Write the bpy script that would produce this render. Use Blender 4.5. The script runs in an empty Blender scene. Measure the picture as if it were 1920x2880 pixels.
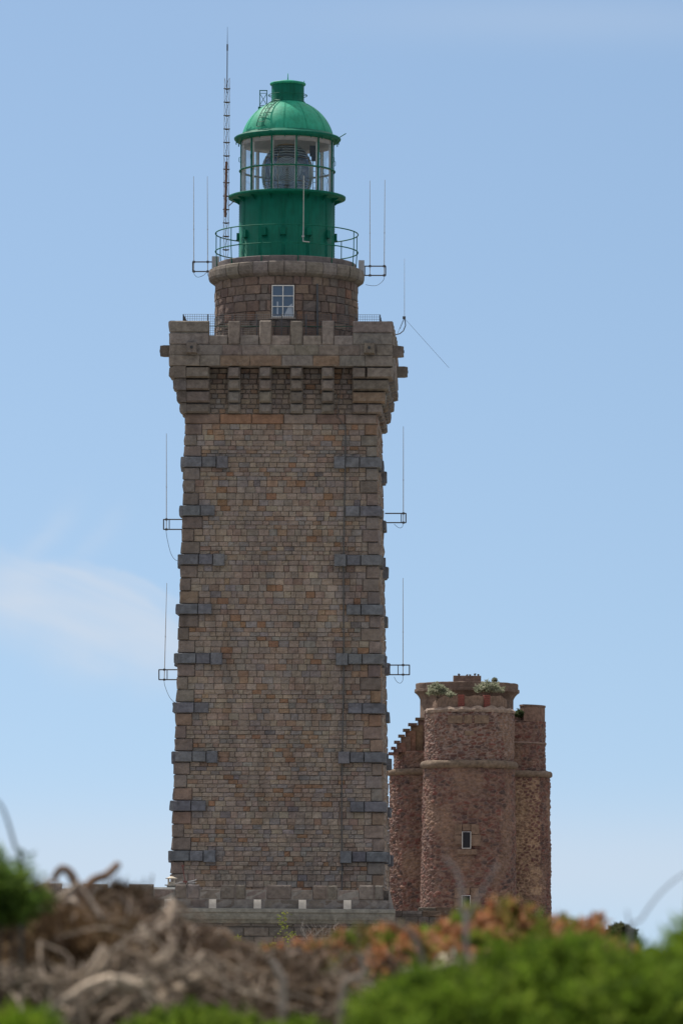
import bpy, math, random
import numpy as np
from mathutils import Matrix, Vector, noise
random.seed(7); rng = np.random.default_rng(7)
R = math.radians
C = bpy.context.scene.collection
S = bpy.context.scene

# ------------------------------------------------------------------ camera
CZ = 1.6                      # eye height
F = 14400.0                   # focal length in photo pixels
ROLL = 0.007
HV = 2700.0                   # photo row of the horizon
cd = bpy.data.cameras.new('camera'); cam = bpy.data.objects.new('camera', cd); C.objects.link(cam)
cd.sensor_fit = 'HORIZONTAL'; cd.sensor_width = 24; cd.lens = 180
cd.shift_y = (HV-1440)/1920
cd.clip_start = .1; cd.clip_end = 20000
cam.matrix_world = Matrix.Translation((0,0,CZ)) @ Matrix.Rotation(-ROLL,4,'Y') @ Matrix.Rotation(R(90),4,'X')
cd.dof.use_dof = True; cd.dof.focus_distance = 204; cd.dof.aperture_fstop = 10.5; cd.dof.aperture_blades = 0
S.camera = cam
# ------------------------------------------------------------------ sky and sun
SUN_EL, SUN_AZ = 55, -43      # azimuth clockwise from +Y
w = bpy.data.worlds.new('World'); S.world = w; w.use_nodes = True
nt = w.node_tree; N = nt.nodes; L = nt.links
for n in list(N): N.remove(n)
out = N.new('ShaderNodeOutputWorld'); bg = N.new('ShaderNodeBackground'); L.new(bg.outputs[0], out.inputs[0])
bg.inputs[1].default_value = .118
sky = N.new('ShaderNodeTexSky'); sky.sky_type = 'NISHITA'; sky.sun_disc = False
sky.sun_elevation = R(SUN_EL); sky.sun_rotation = R(SUN_AZ % 360)
sky.altitude = 60; sky.air_density = 1.0; sky.dust_density = .4; sky.ozone_density = 3.5
tc = N.new('ShaderNodeTexCoord'); sp = N.new('ShaderNodeSeparateXYZ'); L.new(tc.outputs['Generated'], sp.inputs[0])
def wm(op, a, b=None, c=None, clamp=False):
    n = N.new('ShaderNodeMath'); n.operation = op; n.use_clamp = clamp
    for i, x in enumerate((a, b, c)):
        if x is None: continue
        if isinstance(x, (int, float)): n.inputs[i].default_value = x
        else: L.new(x, n.inputs[i])
    return n.outputs[0]
# the sky is read a little higher than the view direction: a clear, clean sea sky
z2 = wm('MULTIPLY_ADD', sp.outputs[2], 1.05, .17)
cb = N.new('ShaderNodeCombineXYZ'); L.new(sp.outputs[0], cb.inputs[0]); L.new(sp.outputs[1], cb.inputs[1]); L.new(z2, cb.inputs[2])
nv = N.new('ShaderNodeVectorMath'); nv.operation = 'NORMALIZE'; L.new(cb.outputs[0], nv.inputs[0]); L.new(nv.outputs[0], sky.inputs[0])
# thin cirrus
az = wm('DIVIDE', sp.outputs[0], wm('MAXIMUM', sp.outputs[1], .05)); el = wm('DIVIDE', sp.outputs[2], wm('MAXIMUM', sp.outputs[1], .05))
def gauss(x, c, s):
    d = wm('DIVIDE', wm('SUBTRACT', x, c), s); return wm('POWER', 2.718, wm('MULTIPLY', wm('MULTIPLY', d, d), -1))
cc = N.new('ShaderNodeCombineXYZ')
tilt = wm('MULTIPLY_ADD', az, .45, el)
L.new(wm('MULTIPLY', az, 14), cc.inputs[0]); L.new(wm('MULTIPLY', tilt, 95), cc.inputs[1])
nz = N.new('ShaderNodeTexNoise'); nz.inputs['Scale'].default_value = 1.0; nz.inputs['Detail'].default_value = 7; nz.inputs['Roughness'].default_value = .5
nz.inputs['Distortion'].default_value = 1.5; L.new(cc.outputs[0], nz.inputs['Vector'])
wisp = wm('MULTIPLY', wm('SUBTRACT', nz.outputs[0], .30), 2.1, clamp=True)
wn_ = N.new('ShaderNodeTexNoise'); wn_.inputs['Scale'].default_value = 38; wn_.inputs['Detail'].default_value = 4; L.new(sp.outputs[0] and tc.outputs['Generated'], wn_.inputs['Vector'])
wr = wm('MULTIPLY', wm('SUBTRACT', wn_.outputs[0], .5), .016)
def wisp_line(u0, v0, u1, v1, wid, amp, below=1.0):
    """a soft cirrus filament along a line on the sky, sharper above than below"""
    a0, e0, a1, e1 = (u0-960)/14400, (2700-v0)/14400, (u1-960)/14400, (2700-v1)/14400
    ln = math.hypot(a1-a0, e1-e0); dx, dy = (a1-a0)/ln, (e1-e0)/ln
    ax_, ey_ = wm('SUBTRACT', az, (a0+a1)/2), wm('ADD', wm('SUBTRACT', el, (e0+e1)/2), wr)
    al = wm('ADD', wm('MULTIPLY', ax_, dx), wm('MULTIPLY', ey_, dy)); pe = wm('ADD', wm('MULTIPLY', ax_, -dy), wm('MULTIPLY', ey_, dx))
    w0 = wid/14400
    up = wm('DIVIDE', wm('MAXIMUM', pe, 0), w0); dn = wm('DIVIDE', wm('MINIMUM', pe, 0), w0*below)
    q = wm('ADD', wm('MULTIPLY', up, up), wm('MULTIPLY', dn, dn)); l_ = wm('DIVIDE', al, ln*.55)
    q = wm('ADD', q, wm('POWER', wm('ABSOLUTE', l_), 3))
    return wm('MULTIPLY', wm('POWER', 2.718, wm('MULTIPLY', q, -1)), amp)
fil = None
for a_ in ((20,1550,540,1800,22,.34,3.2),(220,1600,540,1730,16,.22,3.0),(-60,1690,560,1870,60,.40,1.6),(45,1560,190,1410,34,.13,1.2),(200,1580,330,1440,26,.08,1.4),(-80,1600,120,1640,50,.22,2.0),(90,1740,420,1800,20,-.08,1.0)):
    f_ = wisp_line(*a_); fil = f_ if fil is None else wm('ADD', fil, f_)
m2 = wm('MULTIPLY', gauss(el, .018, .012), .42)
m3 = wm('MULTIPLY', wm('MULTIPLY', gauss(el, .184, .005), gauss(az, .045, .05)), .13)
fil = wm('MULTIPLY', fil, wm('MULTIPLY_ADD', wisp, .75, .95))
dens = wm('ADD', wm('MAXIMUM', fil, 0), wm('ADD', m2, m3), clamp=True)
hz = wm('MULTIPLY', wm('POWER', 2.718, wm('MULTIPLY', el, -22)), .22)
tintc = N.new('ShaderNodeMix'); tintc.data_type = 'RGBA'; tintc.blend_type = 'MULTIPLY'; tintc.inputs[0].default_value = 1
L.new(sky.outputs[0], tintc.inputs[6]); tintc.inputs[7].default_value = (1.065, 1.0, .885, 1)
mx = N.new('ShaderNodeMix'); mx.data_type = 'RGBA'; L.new(wm('ADD', dens, hz, clamp=True), mx.inputs[0]); L.new(tintc.outputs[2], mx.inputs[6])
mx.inputs[7].default_value = (4.7, 5.1, 5.7, 1)
# bright veil added to the unseen upper sky to lift the fill light
ve = N.new('ShaderNodeMix'); ve.data_type = 'RGBA'; L.new(wm('MULTIPLY', wm('MULTIPLY', wm('SUBTRACT', sp.outputs[2], .22), 3, clamp=True), .8), ve.inputs[0])
L.new(mx.outputs[2], ve.inputs[6]); ve.inputs[7].default_value = (8.3, 7.9, 7.6, 1)
L.new(ve.outputs[2], bg.inputs[0])
sd = bpy.data.lights.new('sun', 'SUN'); sun = bpy.data.objects.new('sun', sd); C.objects.link(sun)
sd.energy = 4.9; sd.angle = R(.53); sd.color = (1, .93, .83)
e, a = R(SUN_EL), R(SUN_AZ)
sdir = Vector((math.cos(e)*math.sin(a), math.cos(e)*math.cos(a), math.sin(e)))
sun.rotation_euler = sdir.to_track_quat('Z', 'Y').to_euler(); sun.location = (-40, 40, 80)
S.view_settings.view_transform = 'Standard'; S.view_settings.look = 'None'; S.view_settings.exposure = .27; S.view_settings.gamma = 1
S.render.resolution_x = 682; S.render.resolution_y = 1024

# ------------------------------------------------------------------ helpers
def P(u, v, Y):
    """world point seen at photo pixel (u,v) at distance Y"""
    du, dv = u-960, HV-v
    return Vector(((du-ROLL*dv)*Y/F, Y, CZ+(dv+ROLL*du)*Y/F))
GZ = -1.5                      # ground level round the lighthouse
def ground_z(x, y):
    r = math.hypot(x*.6, y-9)
    h = 1.0*math.exp(-(r/7.0)**2)
    t = min(1, max(0, (y-12)/50)); t = t*t*(3-2*t)
    return h*(1-t)+GZ*t

class MB:
    def __init__(s): s.v=[]; s.f=[]; s.c=[]; s.col=(1,1,1)
    def add(s, vs, fs, col=None):
        o=len(s.v); s.v.extend([tuple(p) for p in vs]); s.f.extend([tuple(i+o for i in f) for f in fs])
        s.c.extend([col or s.col]*len(vs))
    def box(s, a, b, col=None, M=None):
        (x0,y0,z0),(x1,y1,z1)=a,b
        vs=[(x,y,z) for z in (z0,z1) for y in (y0,y1) for x in (x0,x1)]
        if M is not None: vs=[tuple(M@Vector(p)) for p in vs]
        s.add(vs, [(0,2,3,1),(4,5,7,6),(0,1,5,4),(2,6,7,3),(0,4,6,2),(1,3,7,5)], col)
    def tube(s, pts, r, n=6, col=None, closed=False, caps=True):
        pts=[Vector(p) for p in pts]; m=len(pts); rs=r if isinstance(r,(list,tuple)) else [r]*m
        vs=[]; up=Vector((0,0,1))
        prev=None
        for i,p in enumerate(pts):
            if closed: d=pts[(i+1)%m]-pts[i-1]
            else: d=pts[min(i+1,m-1)]-pts[max(i-1,0)]
            if d.length<1e-9: d=Vector((0,0,1))
            d.normalize()
            if prev is None:
                q=up if abs(d.z)<.9 else Vector((1,0,0)); a_=d.cross(q).normalized()
            else:
                a_=prev-d*prev.dot(d)
                a_=a_.normalized() if a_.length>1e-6 else d.orthogonal().normalized()
            prev=a_; b_=d.cross(a_)
            for k in range(n):
                t=2*math.pi*k/n; vs.append(p+(a_*math.cos(t)+b_*math.sin(t))*rs[i])
        fs=[]
        for i in range(m if closed else m-1):
            j=(i+1)%m
            for k in range(n):
                l=(k+1)%n; fs.append((i*n+k, i*n+l, j*n+l, j*n+k))
        if caps and not closed: fs.append(tuple(range(n-1,-1,-1))); fs.append(tuple((m-1)*n+k for k in range(n)))
        s.add(vs, fs, col)
    def lathe(s, prof, n=64, a0=0, a1=2*math.pi, col=None, c=(0,0)):
        """prof: list of (r,z); angle 0 faces the camera (-Y), positive to the right"""
        full=abs(a1-a0-2*math.pi)<1e-6; m=n if full else n+1
        vs=[]
        for k in range(m):
            t=a0+(a1-a0)*k/n
            for r,z in prof: vs.append((c[0]+r*math.sin(t), c[1]-r*math.cos(t), z))
        q=len(prof); fs=[]
        for k in range(n):
            j=(k+1)%m
            for i in range(q-1): fs.append((k*q+i, j*q+i, j*q+i+1, k*q+i+1))
        s.add(vs, fs, col)
    def build(s, name, mat, parent=None, smooth=False, loc=None):
        me=bpy.data.meshes.new(name); me.from_pydata(s.v, [], s.f)
        at=me.color_attributes.new('Col','FLOAT_COLOR','POINT')
        arr=np.ones((len(s.v),4),dtype=np.float32)
        if s.c: arr[:,:3]=np.array(s.c,dtype=np.float32)
        at.data.foreach_set('color', arr.ravel())
        if smooth: me.polygons.foreach_set('use_smooth',[True]*len(me.polygons))
        me.materials.append(mat); me.update()
        o=bpy.data.objects.new(name, me); C.objects.link(o)
        if parent is not None: o.parent=parent
        if loc is not None: o.location=loc
        return o
def tag(o, label=None, cat=None, group=None, kind=None):
    if label: o['label']=label
    if cat: o['category']=cat
    if group: o['group']=group
    if kind: o['kind']=kind
    return o
def thing(name, label, cat, loc=(0,0,0), rz=0, group=None):
    o=bpy.data.objects.new(name, None); C.objects.link(o); o.location=loc; o.rotation_euler=(0,0,rz)
    o.empty_display_size=.3
    return tag(o,label,cat,group)

# ------------------------------------------------------------------ materials
def nodes(name):
    m=bpy.data.materials.new(name); m.use_nodes=True; t=m.node_tree; b=t.nodes['Principled BSDF']
    return m,t,b
def tex_noise(t, vec, scale, detail=5, rough=.6):
    n=t.nodes.new('ShaderNodeTexNoise'); n.inputs['Scale'].default_value=scale; n.inputs['Detail'].default_value=detail; n.inputs['Roughness'].default_value=rough
    t.links.new(vec, n.inputs['Vector']); return n
def ramp(t, fac, stops):
    n=t.nodes.new('ShaderNodeValToRGB'); cr=n.color_ramp
    while len(cr.elements)<len(stops): cr.elements.new(.5)
    for e_,(p,c) in zip(cr.elements, stops): e_.position=p; e_.color=(c if len(c)==4 else (*c,1))
    t.links.new(fac, n.inputs[0]); return n
def mult(t, a, b, f=1.0, mode='MULTIPLY'):
    n=t.nodes.new('ShaderNodeMix'); n.data_type='RGBA'; n.blend_type=mode; n.inputs[0].default_value=f
    t.links.new(a, n.inputs[6])
    if isinstance(b,tuple): n.inputs[7].default_value=(*b,1)
    else: t.links.new(b, n.inputs[7])
    return n.outputs[2]
def stone_mat(name, rough=.92, bump=.6, bscale=14, var=(.62,1.3), lichen=None, dist=.03, streak=False, tint=None):
    m,t,b=nodes(name); a_=t.nodes.new('ShaderNodeAttribute'); a_.attribute_name='Col'
    g=t.nodes.new('ShaderNodeTexCoord'); vec=g.outputs['Object']
    n1=tex_noise(t,vec,5,6,.65); r1=ramp(t,n1.outputs[0],[(.3,(var[0],)*3),(.72,(var[1],)*3)])
    n2=tex_noise(t,vec,60,3,.7); r2=ramp(t,n2.outputs[0],[(.35,(.78,)*3),(.65,(1.18,)*3)])
    n3=tex_noise(t,vec,.55,4,.6); r3=ramp(t,n3.outputs[0],[(.35,(.86,.85,.86)),(.65,(1.1,1.09,1.06))])
    c=mult(t,mult(t,mult(t,a_.outputs['Color'],r1.outputs[0]),r2.outputs[0]),r3.outputs[0])
    if streak:                       # rain-washed streaks and broad weathering
        mp=t.nodes.new('ShaderNodeMapping'); mp.inputs['Scale'].default_value=(1.6,1.6,.13); t.links.new(vec,mp.inputs[0])
        n5=tex_noise(t,mp.outputs[0],1,6,.65); r5=ramp(t,n5.outputs[0],[(.34,(.80,.79,.78)),(.5,(1,1,1)),(.7,(1.12,1.10,1.06))])
        c=mult(t,c,r5.outputs[0])
    if lichen:
        n4=tex_noise(t,vec,9,6,.7); r4=ramp(t,n4.outputs[0],[(.58,(0,0,0)),(.7,(1,1,1))])
        mm=t.nodes.new('ShaderNodeMix'); mm.data_type='RGBA'; t.links.new(r4.outputs[0],mm.inputs[0]); t.links.new(c,mm.inputs[6]); mm.inputs[7].default_value=(*lichen,1); c=mm.outputs[2]
    if tint: c=mult(t,c,tint)
    t.links.new(c,b.inputs['Base Color']); b.inputs['Roughness'].default_value=rough
    b.inputs['Specular IOR Level'].default_value=.25
    nb=tex_noise(t,vec,bscale,8,.7); bp=t.nodes.new('ShaderNodeBump'); bp.inputs['Strength'].default_value=bump; bp.inputs['Distance'].default_value=dist
    t.links.new(nb.outputs[0],bp.inputs['Height']); t.links.new(bp.outputs[0],b.inputs['Normal'])
    return m
def plain(name, col, rough=.5, metal=0, bump=0, var=.15, vs=6, spec=.5):
    m,t,b=nodes(name); g=t.nodes.new('ShaderNodeTexCoord'); n=tex_noise(t,g.outputs['Object'],vs,6,.65)
    r=ramp(t,n.outputs[0],[(.3,tuple(c*(1-var) for c in col)),(.7,tuple(c*(1+var) for c in col))])
    t.links.new(r.outputs[0],b.inputs['Base Color']); b.inputs['Roughness'].default_value=rough; b.inputs['Metallic'].default_value=metal
    b.inputs['Specular IOR Level'].default_value=spec
    if bump:
        bp=t.nodes.new('ShaderNodeBump'); bp.inputs['Strength'].default_value=bump; bp.inputs['Distance'].default_value=.01
        n2=tex_noise(t,g.outputs['Object'],vs*3,5,.6); t.links.new(n2.outputs[0],bp.inputs['Height']); t.links.new(bp.outputs[0],b.inputs['Normal'])
    return m
def leaf_mat(name, trans=.25):
    m,t,b=nodes(name); a_=t.nodes.new('ShaderNodeAttribute'); a_.attribute_name='Col'
    t.links.new(a_.outputs['Color'],b.inputs['Base Color']); b.inputs['Roughness'].default_value=.75; b.inputs['Specular IOR Level'].default_value=.12
    tr=t.nodes.new('ShaderNodeBsdfTranslucent'); t.links.new(a_.outputs['Color'],tr.inputs[0])
    mxs=t.nodes.new('ShaderNodeMixShader'); mxs.inputs[0].default_value=trans
    t.links.new(b.outputs[0],mxs.inputs[1]); t.links.new(tr.outputs[0],mxs.inputs[2]); t.links.new(mxs.outputs[0],t.nodes['Material Output'].inputs[0])
    return m
M_stone=stone_mat('granite_rubble',tint=(.94,.945,1.0),var=(.74,1.2),bump=.9,bscale=11,dist=.05,streak=True); M_grey=stone_mat('grey_granite',bump=.7,bscale=18)
M_par=stone_mat('parapet_granite',tint=(.85,.865,.92),bump=.7,bscale=16,lichen=(.24,.225,.185))
M_castle=stone_mat('red_schist',tint=(.86,.79,.79),bump=.8,bscale=9,var=(.6,1.35))
def green_paint(name,col):
    m,t,b=nodes(name); g=t.nodes.new('ShaderNodeTexCoord'); v=g.outputs['Object']
    n=tex_noise(t,v,2.2,5,.6); r=ramp(t,n.outputs[0],[(.3,tuple(c*.86 for c in col)),(.7,tuple(c*1.12 for c in col))])
    mp=t.nodes.new('ShaderNodeMapping'); mp.inputs['Scale'].default_value=(9,9,.9); t.links.new(v,mp.inputs[0])
    n2=tex_noise(t,mp.outputs[0],1,5,.7); r2=ramp(t,n2.outputs[0],[(.33,(.74,.76,.72)),(.58,(1,1,1))])
    t.links.new(mult(t,r.outputs[0],r2.outputs[0]),b.inputs['Base Color']); b.inputs['Roughness'].default_value=.55; b.inputs['Specular IOR Level'].default_value=.12
    bp=t.nodes.new('ShaderNodeBump'); bp.inputs['Strength'].default_value=.25; bp.inputs['Distance'].default_value=.02
    n3=tex_noise(t,v,7,4,.6); t.links.new(n3.outputs[0],bp.inputs['Height']); t.links.new(bp.outputs[0],b.inputs['Normal'])
    return m
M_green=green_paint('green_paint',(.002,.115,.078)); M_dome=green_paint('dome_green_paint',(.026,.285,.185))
M_white=plain('white_paint',(.62,.61,.59),.5); M_oldwhite=plain('weathered_white',(.42,.40,.39),.6); M_ceil=plain('lantern_ceiling',(.36,.33,.325),.6)
M_dark=plain('dark_steel',(.07,.07,.075),.5,.3); M_galv=plain('galvanised_steel',(.33,.33,.34),.5,.4); M_rust=plain('rusty_steel',(.13,.07,.05),.8)
M_brass=plain('brass_frame',(.30,.22,.10),.4,.7); M_black=plain('dark_interior',(.015,.018,.022),.6)
M_plastic=plain('aerial_plastic',(.42,.43,.44),.5); M_cable=plain('cable_rubber',(.06,.06,.06),.6)
M_brick=plain('red_brick',(.16,.045,.035),.9,bump=.5,vs=14,var=.3); M_slate=plain('slate_roof',(.07,.08,.085),.6,bump=.5,vs=5,var=.25)
M_terr=plain('terrace_paving',(.27,.25,.23),.9,bump=.4,var=.2)
M_leaf=leaf_mat('leaves',.5); M_dry=leaf_mat('dry_foliage',.1)
M_bark=stone_mat('weathered_bark',bump=.8,bscale=40,var=(.55,1.4),dist=.006)
def glass_thin(name, tint=(.93,.96,.97), refl=.10, haze=.0):
    m,t,b=nodes(name); t.nodes.remove(b)
    tr=t.nodes.new('ShaderNodeBsdfTransparent'); tr.inputs[0].default_value=(*tint,1)
    gl=t.nodes.new('ShaderNodeBsdfGlossy'); gl.inputs['Roughness'].default_value=.03
    fr=t.nodes.new('ShaderNodeLayerWeight'); fr.inputs[0].default_value=.25
    ad=t.nodes.new('ShaderNodeMath'); ad.operation='MULTIPLY_ADD'; t.links.new(fr.outputs['Fresnel'],ad.inputs[0]); ad.inputs[1].default_value=.35; ad.inputs[2].default_value=refl*.3
    mx_=t.nodes.new('ShaderNodeMixShader'); t.links.new(ad.outputs[0],mx_.inputs[0]); t.links.new(tr.outputs[0],mx_.inputs[1]); t.links.new(gl.outputs[0],mx_.inputs[2])
    t.links.new(mx_.outputs[0],t.nodes['Material Output'].inputs[0]); return m
M_glass=glass_thin('lantern_glass')
def lens_mat():
    m,t,b=nodes('lens_glass'); b.inputs['Base Color'].default_value=(.62,.70,.68,1); b.inputs['Roughness'].default_value=.04
    b.inputs['Transmission Weight'].default_value=1; b.inputs['IOR'].default_value=1.5
    tr=t.nodes.new('ShaderNodeBsdfTransparent'); tr.inputs[0].default_value=(.66,.68,.72,1)
    mx_=t.nodes.new('ShaderNodeMixShader'); mx_.inputs[0].default_value=.5; t.links.new(tr.outputs[0],mx_.inputs[1]); t.links.new(b.outputs[0],mx_.inputs[2])
    t.links.new(mx_.outputs[0],t.nodes['Material Output'].inputs[0]); return m
M_lens=lens_mat()
def window_glass(name='window_glass',sp=.8,col=(.07,.10,.15)):
    m,t,b=nodes(name); b.inputs['Base Color'].default_value=(*col,1); b.inputs['Roughness'].default_value=.06; b.inputs['Specular IOR Level'].default_value=sp
    return m
M_wglass=window_glass()

# ------------------------------------------------------------------ masonry
def stone(mb, mp, u0,u1,v0,v1, d0, d1, col, bev=.012, rough=.02, side=False):
    """one rock-faced block: mp(u,v,d) -> point. d0 depth of the joint, d1 of the face"""
    j=.0045
    u0+=j;u1-=j;v0+=j;v1-=j
    bu=min(bev,(u1-u0)*.3); bv=min(bev,(v1-v0)*.3)
    if side: us=[u0,u0+.001,u0+bu,(u0+u1)/2+random.uniform(-.1,.1)*(u1-u0),u1-bu,u1-.001,u1]; vs_=[v0,v0+.001,v0+bv,(v0+v1)/2+random.uniform(-.1,.1)*(v1-v0),v1-bv,v1-.001,v1]
    else: us=[u0,u0+bu,(u0+u1)/2+random.uniform(-.1,.1)*(u1-u0),u1-bu,u1]; vs_=[v0,v0+bv,(v0+v1)/2+random.uniform(-.1,.1)*(v1-v0),v1-bv,v1]
    n=len(us); pts=[]
    k=(n-5)//2
    for i in range(n):
        for jx in range(n):
            e_=min(i,n-1-i,jx,n-1-jx)
            if side: d=d0 if e_==0 else (d0+(d1-d0)*.7 if e_==1 else d1)
            else: d=d0 if e_==0 else d1
            jit=0
            if e_>k: d+=random.uniform(-.7,1)*rough; jit=.004
            elif side and e_==1: d+=random.uniform(-.5,.5)*rough
            pts.append(mp(us[jx]+random.uniform(-jit,jit), vs_[i]+random.uniform(-jit,jit), d))
    fs=[(i*n+q,i*n+q+1,(i+1)*n+q+1,(i+1)*n+q) for i in range(n-1) for q in range(n-1)]
    mb.add(pts,fs,col)
PAL=[((.265,.215,.17),30),((.25,.208,.17),26),((.235,.202,.172),22),((.222,.202,.185),12),((.255,.18,.125),8),((.235,.145,.09),4),((.285,.24,.19),7),((.205,.186,.17),4),((.165,.15,.145),1),((.225,.17,.135),12)]
QPAL=[((.195,.160,.135),5),((.18,.150,.130),4),((.21,.160,.12),2),((.215,.145,.10),1),((.195,.172,.15),3)]
GPAL=[((.128,.136,.156),4),((.138,.145,.162),3),((.120,.127,.145),2)]
PPAL=[((.215,.185,.155),4),((.20,.172,.145),4),((.18,.152,.128),3),((.215,.155,.11),1.0),((.205,.182,.16),3)]
DPAL=[((.20,.145,.11),4),((.18,.13,.105),4),((.225,.17,.13),3),((.175,.145,.125),3),((.21,.125,.085),1.5)]
def pick(pal,f=1.0):
    c=random.choices([p[0] for p in pal],[p[1] for p in pal])[0]; k=random.uniform(.90,1.09)*f
    return tuple(x*k*random.uniform(.97,1.03) for x in c)
def splits(a,b,lo,hi):
    out=[a]; x=a
    while b-x>hi+lo*.6: x+=random.uniform(lo,hi); out.append(x)
    if b-x>hi: out.append((x+b)/2)
    out.append(b); return out

# ================================================================== LIGHTHOUSE
LX = (-168*204.1/F); LY = 204.1
LH = thing('lighthouse','tall square granite lighthouse with stone battlements and a green domed lantern room','lighthouse',(LX,LY,GZ),R(-2))
def ZL(z): return z+CZ-GZ          # height above eye level -> local height
def hw(z): return 4.24-.0234*z
def facemap(k, h):                  # h(z): half width; returns mp(u,z,d) on face k (0 front,1 right,2 back,3 left)
    c,s=[(1,0),(0,1),(-1,0),(0,-1)][k]
    def mp(u,z,d):
        x,y=u,-(h(z)+d); return (x*c-y*s, x*s+y*c, ZL(z))
    return mp
# zone heights
bands=[(2411-139*i) for i in range(9)]
bz=[(HV-v)/72.0 for v in (2411,2270,2131,1993,1854,1715,1575,1437,1299)]
BH=.41
zones=[]                            # (z0,z1,kind,index)
z=-3.2
prev=-3.2
for i,b in enumerate(bz):
    lo,hi=b-BH/2,b+BH/2
    n=max(1,round((lo-prev)/.5)); 
    for q in range(n): zones.append((prev+(lo-prev)*q/n, prev+(lo-prev)*(q+1)/n,'q',q))
    zones.append((lo,hi,'b',i)); prev=hi
top0=20.96
n=3
for q in range(n): zones.append((prev+(top0-prev)*q/n, prev+(top0-prev)*(q+1)/n,'q',q))
ZT=21.0
shaft=MB(); quo=shaft; core=MB()
core.col=(.23,.198,.168)
# mortar core
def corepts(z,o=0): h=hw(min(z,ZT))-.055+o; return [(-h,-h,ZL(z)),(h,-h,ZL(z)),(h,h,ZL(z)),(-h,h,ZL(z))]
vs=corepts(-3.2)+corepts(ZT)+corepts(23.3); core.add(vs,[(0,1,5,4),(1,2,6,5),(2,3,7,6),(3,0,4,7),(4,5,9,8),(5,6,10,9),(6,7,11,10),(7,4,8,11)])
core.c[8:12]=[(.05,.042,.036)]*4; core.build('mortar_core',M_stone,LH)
for k in range(4):
    mp=facemap(k,hw)
    for (z0,z1,kind,idx) in zones:
        h=hw((z0+z1)/2)
        if kind=='q':
            odd=(idx+k)%2
            for side in (-1,1):
                ln=(random.uniform(.62,.82) if (odd==(side>0)) else random.uniform(.40,.52))
                a_,b_=(-h,-h+ln) if side<0 else (h-ln,h)
                if side<0: qa=b_
                else: qb=a_
                stone(quo,mp,a_-(.0 if side>0 else .0),b_,z0,z1,-.05,.012,pick(QPAL),.035,.035)
        else: qa,qb=-h+.3,h-.3
        nc=2 if (kind=='b' or random.random()<.62) else 3
        zz=[z0]
        cuts=sorted(random.uniform(.9,1.1) for _ in range(nc)); tot=sum(cuts)
        for c_ in cuts: zz.append(zz[-1]+(z1-z0)*c_/tot)
        for i in range(nc):
            us=splits(qa,qb,.20,.46)
            for j in range(len(us)-1):
                stone(shaft,mp,us[j],us[j+1],zz[i],zz[i+1],-.04,-.018+random.uniform(-.012,.014),pick(PAL),.011,.022)
    # large slab course under the corbels and the wall behind them
    h=hw(ZT)
    us=splits(-h,h,.8,1.4)
    for j in range(len(us)-1): stone(quo,mp,us[j],us[j+1],20.96,21.36,-.05,.02,random.choice([pick(DPAL),(.25,.15,.095),(.22,.18,.15)]),.03,.02)
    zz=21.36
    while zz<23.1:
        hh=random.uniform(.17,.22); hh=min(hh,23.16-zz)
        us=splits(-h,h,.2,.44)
        for j in range(len(us)-1): stone(shaft,lambda u,z_,d,mp=facemap(k,lambda z_:hw(ZT)):mp(u,z_,d),us[j]+.008,us[j+1]-.008,zz+.008,zz+hh-.008,-.055,-.012,pick(PAL,.8),.012,.016)  # recess shade put into the niche stones' colour; the dark joints are mortar
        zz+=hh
shaft.build('shaft_wall',M_stone,LH)
# grey stone bands at each corner
for i,b in enumerate(bz):
    long_=(i%2==0)
    for cnr in range(4):            # corner between face cnr (its right end) and face cnr+1 (its left end)
        mb=MB()
        z0,z1=b-BH/2,b+BH/2; h=hw(b)
        for (k,sgn) in ((cnr,1),((cnr+1)%4,-1)):
            mp=facemap(k,lambda z_:hw(b))
            L3=[.70,.55,.46] if long_ else [.72,.56]
            x=h+(.115 if sgn>0 else 0)
            for q,ln in enumerate(L3):
                l_=ln+(.115 if q==0 and sgn>0 else 0)+random.uniform(-.02,.02)
                a_,b_=x-l_,x
                x=a_-.004
                if sgn<0: a_,b_=-b_,-a_
                dz=random.uniform(-.004,.004)
                pr=.13 if q<2 else .21
                if q==2: stone(mb,mp,a_,b_,z0-.05,z1+.02,-.04,pr,pick(GPAL),.02,.02,True)
                else: stone(mb,mp,a_,b_,z0+dz,z1+dz,-.04,pr,pick(GPAL,.97),.022,.022,True)
        mb.build('stone_band',M_grey,LH)
# corbels and battlements
HT=hw(ZT)
PRO=.60; HP=HT+PRO
rows=[(21.36,21.76,.20),(21.76,22.23,.33),(22.23,22.69,.46),(22.69,23.155,.62)]
for k in range(4):
    for cx in (-1.83,-.61,.61,1.83):
        mb=MB(); mp=facemap(k,lambda z_:HT)
        for (z0,z1,p) in rows: stone(mb,mp,cx-.25,cx+.25,z0+.01,z1,-.04,p+random.uniform(-.015,.02),pick(PPAL,.95),.07,.02,True)
        mb.build('corbel',M_par,LH)
    mb=MB()                          # corner corbels, stepped on both faces
    for (z0,z1,p) in rows:
        for (kk,sgn) in ((k,1),((k+1)%4,-1)):
            mp=facemap(kk,lambda z_:HT)
            e0,e1=2.78,HT+(p if sgn>0 else -.01)
            us=splits(e0,e1,.35,1.1) if random.random()<.6 else [e0,e1]
            for j in range(len(us)-1):
                a_,b_=us[j],us[j+1]
                if sgn<0: a_,b_=-b_,-a_
                stone(mb,mp,a_,b_,z0+.01,z1,-.05,p+random.uniform(-.01,.02),pick(PPAL,.93),.06,.02,True)
    mb.build('corner_corbel',M_par,LH)
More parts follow.
